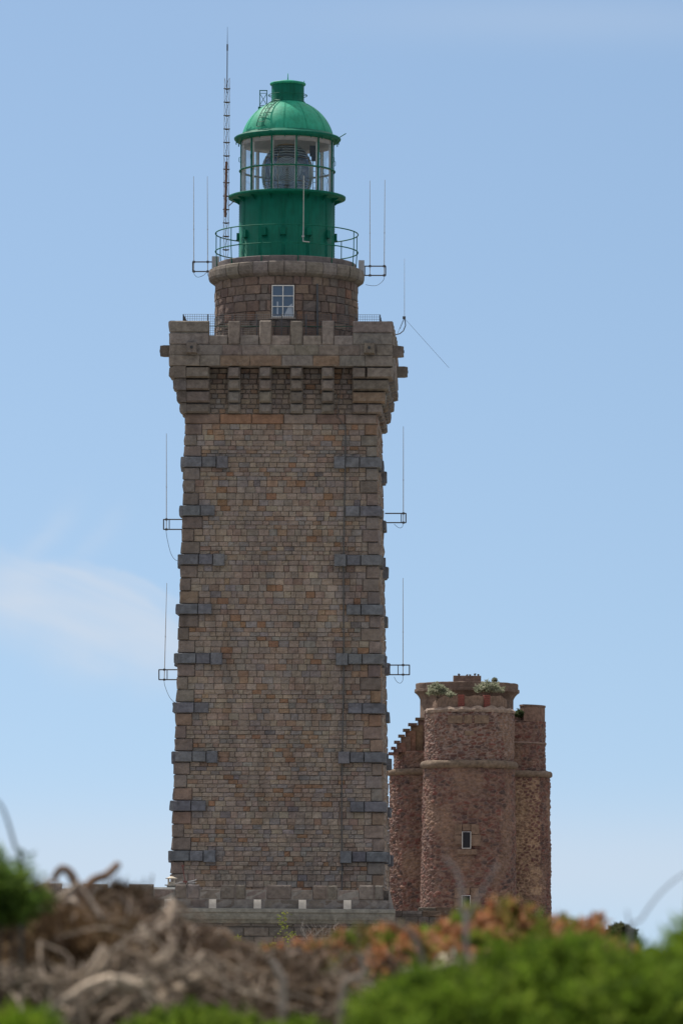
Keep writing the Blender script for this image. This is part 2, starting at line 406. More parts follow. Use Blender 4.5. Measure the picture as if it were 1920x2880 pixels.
# parapet
par=MB()
TH=.45
for k in range(4):
    mp=facemap(k,lambda z_:HP); mi=facemap((k+2)%4,lambda z_:-(HP-TH))   # inner side faces the other way
    L_=HP if k%2==0 else HP-TH+.002
    for (z0,z1,pr) in ((23.16,23.58,.02),(23.58,23.99,.0)):
        us=splits(-HP,HP,.7,1.25)
        for j in range(len(us)-1): stone(par,mp,us[j],us[j+1],z0,z1,-.05,pr,pick(PPAL),.03,.018,True)
    # solid core of the parapet up to the crenel sills
    a_=mp(-L_,23.16,-.03); b_=mp(L_,24.0,-TH)
    par.box(tuple(min(p,q) for p,q in zip(a_,b_)),tuple(max(p,q) for p,q in zip(a_,b_)),(.22,.2,.18))
    edges=[-2.80,-2.08,-1.58,-.86,-.36,.36,.86,1.58,2.08,2.80]
    for j in range(0,10,2):         # low sills
        a0,a1=edges[j],edges[j+1]
        stone(par,mp,a0,a1,23.99,24.36,-.05,-.01,pick(PPAL,1.1),.03,.015,True)
        a_=mp(a0,23.99,-.03); b_=mp(a1,24.35,-TH)
        par.box(tuple(min(p,q) for p,q in zip(a_,b_)),tuple(max(p,q) for p,q in zip(a_,b_)),pick(DPAL,1.1))
    for cx in (-1.83,-.61,.61,1.83):
        mb=MB(); c_=pick(PPAL,1.05)
        stone(mb,mp,cx-.235,cx+.235,23.99,24.94+random.uniform(-.02,.02),-.2,.03,c_,.04,.022,True)
        a_=mp(cx-.22,23.98,-.02); b_=mp(cx+.22,24.93,-TH)
        mb.box(tuple(min(p,q) for p,q in zip(a_,b_)),tuple(max(p,q) for p,q in zip(a_,b_)),c_)
        mb.build('merlon',M_par,LH)
    mb=MB()                          # corner merlon, L-shaped
    for (z0,z1) in ((23.99,24.46),(24.46,24.93)):
        for (kk,sgn) in ((k,1),((k+1)%4,-1)):
            m2=facemap(kk,lambda z_:HP)
            us=splits(2.80,HP-(.0 if sgn>0 else .01),.7,1.6)
            for j in range(len(us)-1):
                a_,b_=us[j],us[j+1]
                if sgn<0: a_,b_=-b_,-a_
                stone(mb,m2,a_,b_,z0,z1,-.2,.03,pick(PPAL,1.03),.04,.022,True)
    m2=facemap(k,lambda z_:HP)
    for (q0,q1,w0,w1) in ((2.81,HP-.03,-.02,-TH),(HP-TH,HP-.03,-TH-.002,-(HP-2.81))):
        a_=m2(q0,23.98,w0); b_=m2(q1,24.92,w1)
        mb.box(tuple(min(p,q) for p,q in zip(a_,b_)),tuple(max(p,q) for p,q in zip(a_,b_)),(.26,.24,.21))
    mb.build('corner_merlon',M_par,LH)
par.box((-HP+.02,-HP+.02,ZL(23.165)),(HP-.02,HP-.02,ZL(23.3)),(.24,.22,.2))
par.build('parapet',M_par,LH)
# stone water spouts
for k in range(4):
    for s in (-1,1):
        mp=facemap(k,lambda z_:HP); mb=MB(); c_=pick(PPAL,.85); cx=s*3.46
        stone(mb,mp,cx-.215,cx+.215,23.62,24.05,0.0,.42,c_,.02,.012,True)
        ob=mb.build('water_spout',M_par,LH)
        mh=MB(); p0=Vector(mp(cx,23.84,.38)); p1=Vector(mp(cx,23.84,.445)); mh.tube([p0,p1],.06,10); mh.build('spout_hole',M_black,ob)

# round stone drum
dr=MB(); RD=2.84
def cyl(rf):
    def mp(u,z,d): t=u; r=rf(z)+d; return (r*math.sin(t), -r*math.cos(t), ZL(z))
    return mp
dcore=MB(); dcore.lathe([(RD-.035,ZL(23.2)),(RD-.035,ZL(26.95))],96,col=(.14,.11,.095))
dcore.build('drum_core',M_stone,LH)
zz=23.3
while zz<26.88:
    hh=min(random.choice([.26,.36,.40,.42]),26.9-zz)
    if 26.9-zz-hh<.12: hh=26.9-zz
    t=random.uniform(0,.2)-math.pi; end=t+2*math.pi
    us=[x for x in splits(t,end,.10,.27)]
    for j in range(len(us)-1):
        a_,b_=us[j],us[j+1]
        if zz+hh>25.25 and zz<26.52:     # leave the window opening
            if a_<.155 and b_>-.155:
                if a_<-.155 and -.155-a_>.03: stone(dr,cyl(lambda z_:RD),a_,-.155,zz,zz+hh,-.05,0,pick(DPAL),.01,.02)
                if b_>.155 and b_-.155>.03: stone(dr,cyl(lambda z_:RD),.155,b_,zz,zz+hh,-.05,0,pick(DPAL),.01,.02)
                continue
        stone(dr,cyl(lambda z_:RD),a_,b_,zz,zz+hh,-.05,random.uniform(-.01,.015),pick(DPAL),.012,.022)
    zz+=hh
dr.build('round_drum',M_stone,LH)
# drum window
wn=MB(); x0,x1,z0,z1=-.44,.44,25.25,26.52; yF=-RD-.03
fr=.035
for (a_,b_) in (((x0,z0),(x0+fr,z1)),((x1-fr,z0),(x1,z1)),((x0,z0),(x1,z0+.05)),((x0,z1-fr),(x1,z1)),((-.018,z0),(.018,z1)),((x0,z0+.41),(x1,z0+.44)),((x0,z0+.83),(x1,z0+.86))):
    wn.box((a_[0],yF+.0+random.uniform(0,.003),ZL(a_[1])),(b_[0],yF+.06,ZL(b_[1])))
wo=wn.build('window',M_white,LH)
mb=MB(); mb.box((x0+.01,yF+.035,ZL(z0+.01)),(x1-.01,yF+.045,ZL(z1-.01))); mb.build('window_pane',M_wglass,wo)
mb=MB()                              # pale flat panels just in front of the dark pane
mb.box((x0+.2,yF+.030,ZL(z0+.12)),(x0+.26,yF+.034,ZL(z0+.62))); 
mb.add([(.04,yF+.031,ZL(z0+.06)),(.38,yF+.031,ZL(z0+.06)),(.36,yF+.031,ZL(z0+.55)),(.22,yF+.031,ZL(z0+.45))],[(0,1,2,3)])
mb.build('pane_panels',plain('pale_panel',(.33,.38,.45),.5),wo)
mb=MB(); mb.box((-.5,yF-.03,ZL(25.17)),(.5,yF+.15,ZL(25.245)),(.3,.26,.22)); mb.build('window_sill',M_stone,LH)
mb=MB()
for k_ in range(2): mb.tube([(1.32+.02*k_,-2.56,ZL(26.6)),(1.36,-2.545,ZL(23.9))],.035,8)
mb.build('downpipe',M_dark,LH)
# cornice
cn=MB()
prof=[(2.86,26.88),(2.95,26.92),(3.06,27.0),(3.10,27.1),(3.11,27.3),(3.08,27.42),(3.0,27.46),(2.76,27.48)]
a_=-math.pi
while a_<math.pi-.02:
    st=min(random.uniform(.2,.3),math.pi-a_); c_=pick(PPAL,1.0); o_=random.uniform(-.012,.012); z_o=random.uniform(-.008,.008)
    cn.lathe([(r+o_,ZL(zq+z_o)) for r,zq in prof],5,a_+.004,a_+st-.004,c_); a_+=st
cn.lathe([(2.85,ZL(26.87)),(3.0,ZL(27.0)),(3.06,ZL(27.3)),(2.8,ZL(27.44))],96,col=(.12,.11,.1))
cn.build('drum_cornice',M_par,LH)
kb=MB(); kb.lathe([(2.76,ZL(27.40)),(2.77,ZL(27.69)),(2.74,ZL(27.72)),(0.1,ZL(27.72))],96,col=(.19,.165,.155)); kb.build('gallery_kerb',M_stone,LH)

# ---- green lantern room
RG=1.90
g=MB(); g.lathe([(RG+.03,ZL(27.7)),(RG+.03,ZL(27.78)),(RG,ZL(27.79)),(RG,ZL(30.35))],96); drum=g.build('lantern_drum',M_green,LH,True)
rv=MB()
for q in range(12):
    t=R(-16.5+30*q+15)
    for (dt) in (-.025,.025):
        for i in range(26):
            z_=27.85+i*.098; rr=RG+.004; c_=Vector((rr*math.sin(t+dt),-rr*math.cos(t+dt),ZL(z_)))
            rv.lathe([(.001,.014),(.012,.010),(.017,0)],5); 
            # place rivet facing outwards
            nvt=16-1
            base=len(rv.v)-15
            M_=Matrix.Translation(c_)@Matrix.Rotation(t+dt,4,'Z')@Matrix.Rotation(R(90),4,'X')
            for ii in range(base,len(rv.v)): rv.v[ii]=tuple(M_@Vector(rv.v[ii]))
    rv.lathe([(RG+.008,ZL(27.8)),(RG+.008,ZL(30.3))],2,t-.035,t+.035)
rv.build('rivet_seams',M_green,drum)
for q in range(12):
    t=R(-1.5+30.6*q)
    if q>11: break
    mb=MB(); M_=Matrix.Rotation(t,4,'Z')
    mb.box((-.10,-RG-.10,ZL(28.66)),(.10,-RG+.02,ZL(28.94)),M=M_); mb.box((-.13,-RG-.13,ZL(28.64)),(.13,-RG+.02,ZL(28.665)),M=M_)
    mb.build('vent_box',M_green,drum)
br=MB(); br.lathe([(RG-.02,ZL(30.22)),(RG+.02,ZL(30.27)),(2.28,ZL(30.30)),(2.33,ZL(30.32)),(2.34,ZL(30.40)),(2.31,ZL(30.41)),(2.27,ZL(30.36)),(1.8,ZL(30.40)),(1.75,ZL(30.40))],128); br.build('gallery_brim',M_green,LH,True)
for q in range(16):
    brk=MB()
    t=2*math.pi*q/16+.1; M_=Matrix.Rotation(t,4,'Z')
    brk.add([tuple(M_@Vector(p)) for p in [(-.012,-RG,ZL(30.28)),(-.012,-2.2,ZL(30.295)),(-.012,-RG,ZL(30.08)),(.012,-RG,ZL(30.28)),(.012,-2.2,ZL(30.295)),(.012,-RG,ZL(30.08))]],[(0,1,2),(5,4,3),(0,3,4,1),(1,4,5,2)])
    brk.build('brim_bracket',M_green,LH)
# glazing: sloping floor inside, panes, bars
gl=MB(); RGL=1.845; gl.lathe([(RGL,ZL(30.40)),(RGL,ZL(32.62))],96); gl.build('lantern_glazing',M_glass,LH,True)
mu=MB(); muw=MB()
for q in range(12):
    t=R(-16.5+30*q); M_=Matrix.Rotation(t,4,'Z')
    mu.box((-.026,-1.90,ZL(30.39)),(.026,-1.855,ZL(32.62)),M=M_); muw.box((-.04,-1.84,ZL(30.39)),(.04,-1.76,ZL(32.62)),M=M_)
mr=[(1.895*math.sin(2*math.pi*i/96),-1.895*math.cos(2*math.pi*i/96),ZL(31.42)) for i in range(96)]
mu.tube(mr,.032,6,closed=True)
mu.build('glazing_bars',M_green,LH); 
mr=[(1.80*math.sin(2*math.pi*i/96),-1.80*math.cos(2*math.pi*i/96),ZL(31.42)) for i in range(96)]
muw.tube(mr,.03,6,closed=True); muw.build('inner_bars',M_white,LH)
for q in range(12):
    hd=MB()
    t=R(-16.5+30*q); M_=Matrix.Rotation(t,4,'Z')
    hd.tube([M_@Vector((0.045,-1.90,ZL(31.72))),M_@Vector((.045,-1.96,ZL(31.74))),M_@Vector((.045,-1.96,ZL(31.9))),M_@Vector((.045,-1.90,ZL(31.92)))],.014,5)
    hd.build('grab_handle',M_green,LH)
# ceiling inside
ce=MB(); ce.lathe([(1.84,ZL(32.60)),(1.82,ZL(32.40)),(1.55,ZL(32.52)),(1.0,ZL(33.1)),(.1,ZL(33.5))],64); ce.build('lantern_ceiling',M_ceil,LH,True)
# eave and dome
ev=MB(); ev.lathe([(1.82,ZL(32.58)),(1.98,ZL(32.58)),(2.06,ZL(32.62)),(2.12,ZL(32.68)),(2.13,ZL(32.73)),(2.08,ZL(32.77)),(1.95,ZL(32.80)),(1.86,ZL(32.87)),(1.80,ZL(32.89))],128)
for q in range(24):
    t=2*math.pi*q/24; ev.tube([(2.04*math.sin(t),-2.04*math.cos(t),ZL(32.50)),(2.04*math.sin(t),-2.04*math.cos(t),ZL(32.64))],.022,6)
ev.build('dome_eave',M_green,LH,True)
DC,DRr=32.85-.435,1.871
def dome_r(z): return math.sqrt(max(0,DRr**2-(z-DC)**2))
dm=MB(); pr=[]
for i in range(26):
    z_=32.85+(34.18-32.85)*i/25; pr.append((dome_r(z_),ZL(z_)))
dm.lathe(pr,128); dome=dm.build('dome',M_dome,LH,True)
sm=MB()
for q in range(12):
    t=R(-1.5+30*q)
    sm.tube([((r+.002)*math.sin(t),-(r+.002)*math.cos(t),z_) for r,z_ in pr],.010,5)
    for r,z_ in pr[::1]:
        for dt in (-.03,):
            sm.tube([((r-.005)*math.sin(t+dt/max(r,.3)),-(r-.005)*math.cos(t+dt/max(r,.3)),z_),((r+.012)*math.sin(t+dt/max(r,.3)),-(r+.012)*math.cos(t+dt/max(r,.3)),z_+.004)],.012,5)
sm.build('dome_seams',M_dome,dome)
vt=MB(); vt.lathe([(.68,ZL(34.14)),(.70,ZL(34.19)),(.66,ZL(34.22)),(.65,ZL(34.24)),(.65,ZL(34.86))],64); vent=vt.build('ventilator',M_green,dome,True)
cp=MB(); cp.lathe([(.64,ZL(34.85)),(.70,ZL(34.87)),(.72,ZL(34.91)),(.70,ZL(34.95)),(.3,ZL(35.04)),(.02,ZL(35.07))],64)
cp.tube([(0,0,ZL(35.04)),(0,0,ZL(35.14)),(0,0,ZL(35.34))],[.03,.018,.014],8)
cp.tube([(.62,-.1,ZL(34.9)),(.66,-.1,ZL(35.03))],.018,6)
cp.build('ventilator_cap',M_dome,dome,True)
hp=MB(); hp.tube([(.77*math.sin(2*math.pi*i/64),-.77*math.cos(2*math.pi*i/64),ZL(34.46)) for i in range(64)],.014,6,closed=True)
for q in range(6):
    t=2*math.pi*q/6+.5; hp.tube([(.64*math.sin(t),-.64*math.cos(t),ZL(34.46)),(.77*math.sin(t),-.77*math.cos(t),ZL(34.46))],.012,5)
hp.build('ventilator_hoop',M_green,dome)
# dome ladder
ld=MB(); t0=R(-33); ax=Vector((math.sin(t0),-math.cos(t0),0)); tn=Vector((math.cos(t0),math.sin(t0),0))
line=[]
for i in range(22):
    z_=32.98+(34.30-32.98)*i/21; r=dome_r(min(z_,34.17))+.11
    if z_>34.17: r=dome_r(34.17)+.11-(z_-34.17)*.6
    line.append((r,z_))
for s in (-.17,.17): ld.tube([ax*(r-abs(s)*.07)+tn*s+Vector((0,0,ZL(z_))) for r,z_ in line],.019,6)
acc=0; last=None
for i,(r,z_) in enumerate(line):
    p=Vector((r,z_))
    if last is None or (p-last).length>.20:
        ld.tube([ax*r+tn*-.17+Vector((0,0,ZL(z_))),ax*r+tn*.17+Vector((0,0,ZL(z_)))],.014,5); last=p
for i in (1,8,15):
    r,z_=line[i]
    for s in (-.17,.17): ld.tube([ax*r+tn*s+Vector((0,0,ZL(z_))),ax*(r-.13)+tn*s+Vector((0,0,ZL(z_-.05)))],.012,5)
ld.build('dome_ladder',M_green,dome)
fx=MB(); cx,cy=-.98,.12
fx.box((cx-.20,cy-.1,ZL(33.86)),(cx+.18,cy+.1,ZL(34.02)))
for s in (-.14,.14): fx.tube([(cx+s,cy,ZL(34.0)),(cx+s,cy,ZL(34.68))],.018,6)
fx.tube([(cx-.16,cy,ZL(34.68)),(cx+.16,cy,ZL(34.68))],.02,6); fx.tube([(cx-.14,cy,ZL(34.08)),(cx+.14,cy,ZL(34.08))],.014,6)
fx.tube([(cx-.14,cy,ZL(34.1)),(cx+.14,cy,ZL(34.56))],.012,5); fx.tube([(cx+.14,cy,ZL(34.1)),(cx-.14,cy,ZL(34.56))],.012,5); fx.tube([(cx-.14,cy,ZL(34.57)),(cx+.14,cy,ZL(34.57))],.012,5)
fx.build('cross_braced_bracket',M_green,dome)
sk=MB(); sk.tube([(2.05,-.1,ZL(32.76)),(2.34,-.2,ZL(32.92))],.018,6); sk.build('eave_spike',M_green,LH)
# railing
ra=MB()
for z_ in (28.92,28.20): ra.tube([(2.84*math.sin(2*math.pi*i/128),-2.84*math.cos(2*math.pi*i/128),ZL(z_)) for i in range(128)],.024,6,closed=True)
for q in range(12):
    t=R(-18+30*q); ra.tube([(2.84*math.sin(t),-2.84*math.cos(t),ZL(28.92)),(2.84*math.sin(t),-2.84*math.cos(t),ZL(28.2)),(2.80*math.sin(t),-2.80*math.cos(t),ZL(27.45))],.02,6)
ra.build('gallery_railing',M_green,LH)
# Fresnel lens
ln=MB(); prof=[]
def lens_r(z):                       # beehive outline
    k=(z-31.45)
    return .97*math.sqrt(max(0,1-(k/1.08)**2)) if k>0 else .97*math.sqrt(max(0,1-(k/1.75)**2))
zs=np.linspace(30.45,32.42,31)
for i in range(30):
    za,zb=zs[i],zs[i+1]; ra_,rb_=lens_r(za),lens_r(zb)
    prof.append((ra_*.965,ZL(za))); prof.append(((ra_+rb_)/2+.035,ZL(za*.35+zb*.65)))
prof.append((lens_r(zs[-1]),ZL(zs[-1])))
inner=[(max(.05,r*.90),z_) for r,z_ in reversed(prof[::2])]
ln.lathe(prof+inner+[prof[0]],64); lens=ln.build('lens',M_lens,LH,False)
bm_=MB()                             # bull's-eye rings, four panels
for q in range(4):
    t=R(2+90*q); M_=Matrix.Rotation(t,4,'Z')
    for rr in np.arange(.07,.56,.065):
        pts=[]
        for i in range(40):
            a_=2*math.pi*i/40; x=rr*math.cos(a_); z_=31.35+rr*math.sin(a_); d=lens_r(z_)+.045
            y=-math.sqrt(max(.01,d*d-x*x)); pts.append(M_@Vector((x,y,ZL(z_))))
        bm_.tube(pts,.015,6,closed=True)
def prism_mat():
    m,t,b=nodes('prism_edges'); b.inputs['Base Color'].default_value=(.50,.56,.56,1); b.inputs['Roughness'].default_value=.12; b.inputs['Specular IOR Level'].default_value=.9
    tr=t.nodes.new('ShaderNodeBsdfTransparent'); mx_=t.nodes.new('ShaderNodeMixShader'); mx_.inputs[0].default_value=.62
    t.links.new(tr.outputs[0],mx_.inputs[1]); t.links.new(b.outputs[0],mx_.inputs[2]); t.links.new(mx_.outputs[0],t.nodes['Material Output'].inputs[0]); return m
for z_ in np.arange(30.55,32.4,.12):
    if 30.85<z_<31.9: continue
    bm_.tube([((lens_r(z_)+.04)*math.sin(2*math.pi*i/48),-(lens_r(z_)+.04)*math.cos(2*math.pi*i/48),ZL(z_)) for i in range(48)],.014,5,closed=True)
bm_.build('lens_rings',prism_mat(),lens,True)
lf=MB()
for q in range(8):
    t=R(24.5+45*q)
    lf.tube([((lens_r(z_)+.03)*math.sin(t),-(lens_r(z_)+.03)*math.cos(t),ZL(z_)) for z_ in np.linspace(30.4,32.4,14)],.016,5)
for z_ in (30.45,30.95,31.9,32.4): lf.tube([((lens_r(z_)+.02)*math.sin(2*math.pi*i/48),-(lens_r(z_)+.02)*math.cos(2*math.pi*i/48),ZL(z_)) for i in range(48)],.014,5,closed=True)
lf.lathe([(.02,ZL(32.40)),(.40,ZL(32.40)),(.42,ZL(32.47)),(.02,ZL(32.55))],32)
lf.lathe([(.12,ZL(30.3)),(.12,ZL(31.1)),(.09,ZL(31.15)),(.09,ZL(31.6)),(.01,ZL(31.65))],16)
lf.build('lens_frame',M_brass,lens)
it=MB()                              # service ladder and lamp changer hung inside
for s in (.98,1.22): it.tube([(s,1.1,ZL(30.4)),(s,1.1,ZL(32.4))],.016,5)
for i in range(9): it.tube([(.98,1.1,ZL(30.5+i*.22)),(1.22,1.1,ZL(30.5+i*.22))],.012,5)
it.tube([(1.55,.6,ZL(30.4)),(1.6,.55,ZL(31.2)),(1.4,.6,ZL(31.5))],.014,5); it.build('service_ladder',M_galv,LH)
it=MB(); it.box((.88,.2,ZL(32.10)),(1.20,.5,ZL(32.5))); it.box((.95,.22,ZL(31.9)),(1.14,.42,ZL(32.12))); it.build('hanging_lamp_box',M_dark,LH)
# lightning conductor cable down the face and small dark putlog stones
cb_=MB(); mp=facemap(0,lambda z_:hw(z_)); 
pts=[mp(2.51+.02*math.sin(z_*.7)+random.uniform(-.004,.004),z_,.045) for z_ in np.linspace(-3,20.9,46)]
cb_.tube(pts,.028,5)
cb_.tube([mp(2.55+.0,23.6,.67),mp(2.5,23.2,.66),mp(2.3,22.2,.10),mp(2.2,21.3,.06),mp(2.5,20.85,.045)],.012,5)
cb_.build('conductor_cable',M_cable,LH)
# ------------------------------------------------------------------ things on the lighthouse
def LW(x,y,z): return LH_M@Vector((x,y,ZL(z)))
LH_M=Matrix.Translation((LX,LY,GZ))@Matrix.Rotation(R(-2),4,'Z')
def rel(o): return o.matrix_world if False else Matrix.Translation(-Vector(o.location))
def wmb(): return MB()
# lattice mast
bx,by=P(635,727,204.0).x, 204.0
mz0,mzt=27.72,35.12
t=thing('lattice_mast','slim lattice mast with a whip tip standing on the gallery left of the green lantern','mast',(bx,by,CZ+mz0))
mb=MB(); W_=.115
cor=[(W_*math.cos(R(90+120*i)),W_*math.sin(R(90+120*i))) for i in range(3)]
H_=mzt-mz0
for (x,y) in cor: mb.tube([(0,0,0.02),(x*.3,y*.3,.1),(x,y,.45),(x,y,H_)],.011,5)
mb.build('lattice_legs',M_galv,t)
mb=MB()
for i in range(13):
    z_=.55+i*.535
    if z_>H_+.02: break
    for q in range(3):
        (xa,ya),(xb,yb)=cor[q],cor[(q+1)%3]; mb.tube([(xa*1.2,ya*1.2,z_),(xb*1.2,yb*1.2,z_)],.022,5)
        mb.tube([(xa,ya,z_),(xb,yb,min(H_,z_+.53))],.0055,4)
mb.build('lattice_rungs',M_dark,t)
mb=MB(); mb.tube([(0,0,H_-.6),(0,0,H_+1.25)],.022,6); mb.tube([(0,0,H_+1.1),(0,0,H_+1.35)],.035,6); mb.tube([(0,0,H_+1.3),(0,0,H_+2.05)],[.014,.006],6); mb.build('whip_tip',M_dark,t)
mb=MB(); mb.tube([(-.03,-.1,1.85),(0,-.1,4.05)],.05,8); mb.tube([(.1,0,2.3),(.32,-.05,2.5)],.02,5); mb.tube([(.1,0,2.75),(.30,-.05,2.62)],.02,5); mb.build('clamped_sleeve',M_rust,t)
mb=MB(); mb.tube([(0,0,-.02),(0,0,.12)],[.10,.05],8); mb.build('mast_foot',M_rust,t)
# rod aerials on brackets
def wpt(u,v,Y,o): return P(u,v,Y)-o
def aerial(label, rods, frame, Y, attach, cable=None, post=None, group='rod aerials on steel brackets'):
    """rods: [(u_top,v_top,u_bot,v_bot)], frame (u0,u1,v0,v1), attach: u where arms meet the wall"""
    u0,u1,v0,v1=frame
    o=P(attach,(v0+v1)/2,Y)
    t=thing('rod_aerial',label,'aerial',o,0,group)
    for r in rods:
        mb=MB(); a_,b_=wpt(r[0],r[1],Y,o),wpt(r[2],r[3],Y,o); m_=a_*.04+b_*.96
        mb.tube([a_,a_*.6+b_*.4,b_],[.011,.016,.02],6); mb.tube([a_*.45+b_*.55,a_*.44+b_*.56],.026,6)
        mb.build('rod',M_plastic,t)
    mb=MB()
    mb.tube([wpt(attach,v0,Y,o),wpt(u0 if attach>u0 else u1,v0,Y,o)],.027,6)
    mb.tube([wpt(attach,v1,Y,o),wpt(u0 if attach>u0 else u1,v1,Y,o)],.027,6)
    e_=u0 if attach>u0 else u1
    mb.tube([wpt(e_,v0-1,Y,o),wpt(e_,v1+1,Y,o)],.027,6)
    i_=u1 if attach>u0 else u0
    if abs(i_-attach)>2: mb.tube([wpt(i_,v0,Y,o),wpt(i_,v1,Y,o)],.02,6)
    for r in rods:
        for vv in (v0,v1):
            p=wpt(r[2],vv,Y,o); mb.box(tuple(p-Vector((.045,.06,.04))),tuple(p+Vector((.045,.05,.04))))
    mb.build('bracket',M_dark,t)
    if post:
        mb=MB(); (pu0,pu1,pv0,pv1)=post; a_=wpt(pu0,pv0,Y,o); b_=wpt(pu1,pv1,Y,o)
        mb.box((a_.x,-.12,b_.z),(a_.x+.06,.12,a_.z)); mb.box((a_.x,-.13,b_.z-.01),(b_.x,-.09,a_.z+.01)); mb.box((b_.x-.05,-.1,b_.z+.02),(b_.x,.1,a_.z-.02)); mb.build('clamp_plate',M_galv,t)
    if cable:
        mb=MB(); pts=[wpt(u,v,Y-.1,o) for u,v in cable]
        # smooth
        q=[]
        for i in range(len(pts)-1):
            p0=pts[max(i-1,0)];p1=pts[i];p2=pts[i+1];p3=pts[min(i+2,len(pts)-1)]
            for s in range(5):
                x=s/5; q.append(.5*((2*p1)+(p2-p0)*x+(2*p0-5*p1+4*p2-p3)*x*x+(3*p1-p0-3*p2+p3)*x**3))
        q.append(pts[-1]); mb.tube(q,.009,5); mb.build('cable',M_cable,t)
    return t
aerial('pair of tall rods on a bracket left of the gallery cornice',[(544.5,495,545,763),(583,495,584,765)],(542,598,736,763),204,603,
       [(545,763),(547,772),(556,779),(572,774),(582,765),(585,775),(592,783)],(596,616,722,770))
aerial('pair of tall rods on a bracket right of the gallery cornice',[(1040,507,1040,774),(1082,505,1080,774)],(1026,1084,748,774),204,1014,
       [(1080,775),(1078,787),(1062,801),(1045,803),(1028,800)],(1008,1024,733,790))
aerial('single rod on a bracket high on the left side of the shaft',[(468,1219,468,1491)],(460,476,1461,1489),203,524,[(467,1491),(470,1515),(480,1555),(492,1574),(505,1577),(515,1572)])
aerial('single rod on a bracket high on the right side of the shaft',[(1134,1199,1134,1471)],(1128,1141,1444,1470),203,1082,[(1134,1471),(1130,1483),(1120,1484),(1108,1474)])
aerial('single rod on a bracket low on the left side of the shaft',[(469,1640,462,1912)],(447,470,1884,1912),203,506,[(461,1912),(464,1930),(475,1958),(488,1974),(499,1977)])
aerial('single rod on a bracket low on the right side of the shaft',[(1133,1626,1133,1900)],(1119,1151,1871,1898),203,1094,[(1133,1899),(1132,1914),(1125,1922),(1115,1917),(1108,1904)])
# whip in front of the lantern
o=P(858,677,201.2); t=thing('whip_aerial','pale whip aerial clamped to the gallery rail in front of the green drum','aerial',o)
mb=MB(); mb.tube([P(854,493,201.2)-o,P(853,640,201.2)-o],.017,6); mb.build('rod',plain('white_fibreglass',(.38,.39,.37),.5),t)
mb=MB(); mb.tube([P(853,638,201.2)-o,P(852,678,201.2)-o],.022,6); mb.tube([P(851,678,201.2)-o,P(870,680,201.3)-o],.022,6); mb.box(tuple(P(852,664,201.2)-o-Vector((.05,.05,.03))),tuple(P(852,664,201.2)-o+Vector((.05,.05,.03)))); mb.build('clamp',M_galv,t)
# bent arm whip, right of the battlements
o=P(1118,941,203); t=thing('wire_aerial','thin whip on a curved arm with a slanting wire, right of the battlements','aerial',o)
mb=MB(); mb.tube([P(1137,727,203)-o,P(1137,893,203)-o],[.006,.012],5); mb.build('whip',M_plastic,t)
mb=MB(); mb.tube([P(u,v,203)-o for u,v in ((1112,941),(1124,938),(1134,930),(1140,915),(1139,903),(1136,893))],.022,6); mb.box(tuple(P(1136,893,203)-o-Vector((.06,.05,.05))),tuple(P(1136,893,203)-o+Vector((.06,.05,.05))))
mb.tube([P(1135,895,203)-o,P(1118,937,203)-o],.007,4); mb.tube([P(1137,895,203)-o,P(1124,925,203)-o],.007,4); mb.build('curved_arm',M_dark,t)
mb=MB(); mb.tube([P(1139,897,203)-o,P(1262,1034,203)-o],.0055,4); mb.build('guy_wire',M_dark,t)
# wire-mesh guard round the upper terrace
FZ0,FZ1,FH=23.3,25.24,3.85
t=thing('mesh_guard','low wire mesh guard on posts behind the top battlements','guard rail',LW(0,0,FZ0),R(-2))
mb=MB(); pm=MB()
for k in range(4):
    M_=Matrix.Rotation(R(90)*k,4,'Z'); hh=FZ1-FZ0
    for s in np.arange(-FH,FH+.01,FH/4 if k%2 else FH/4): pm.box((s-.02,-FH-.02,0),(s+.02,-FH+.02,hh),M=M_)
    pm.box((-FH-.25,-FH-.28,hh-.03),(-FH,-FH,hh),M=M_) if False else None
    for i in range(17): z_=.5+i*(hh-.5)/16; mb.tube([M_@Vector((-FH,-FH,z_)),M_@Vector((FH,-FH,z_))],.0075,3,caps=False)
    for x in np.arange(-FH,FH,.09): mb.tube([M_@Vector((x,-FH,.5)),M_@Vector((x,-FH,hh))],.0075,3,caps=False)
pm.build('fence_post',M_dark,t); mb.build('wire_mesh',M_dark,t)
hr=MB(); hr.tube([(-HP+.6,-HP+.55,ZL(24.78)),(HP-.6,-HP+.55,ZL(24.78))],.012,6); hr.tube([(HP-.6,-HP+.55,ZL(24.78)),(HP-.6,HP-.55,ZL(24.78))],.012,6); hr.tube([(-HP+.6,-HP+.55,ZL(24.78)),(-HP+.6,HP-.55,ZL(24.78))],.018,6)
hr.build('battlement_handrail',M_green,LH)

# ================================================================== TERRACE BUILDING
BY=190.0; bl=P(120,2600,BY).x; brx=P(1094,2600,BY).x
B=thing('terrace_building','low grey granite building with a battlemented flat roof at the lighthouse foot','building',(bl,BY,GZ))
W=brx-bl; D=20
def ZB(v): return P(600,v,BY).z-GZ
zt,zc,zj,zs_,zcb=ZB(2489),ZB(2502),ZB(2530),ZB(2555),ZB(2596)
mb=MB(); mb.box((0.05,.05,-.3),(W-.05,D,zs_-.02),(.2,.18,.16))
def bm_map(u,z,d): return (u,-d,z)
zz=-.2
while zz<zcb-.01:
    hh=min(random.uniform(.3,.42),zcb-zz); us=splits(0,W,.5,1.1)
    for j in range(len(us)-1): stone(mb,bm_map,us[j],us[j+1],zz,zz+hh,-.06,.0,pick(PPAL,.8),.02,.02)
    zz+=hh
rs=lambda u,z,d: (W+d,u,z)
zz=-.2
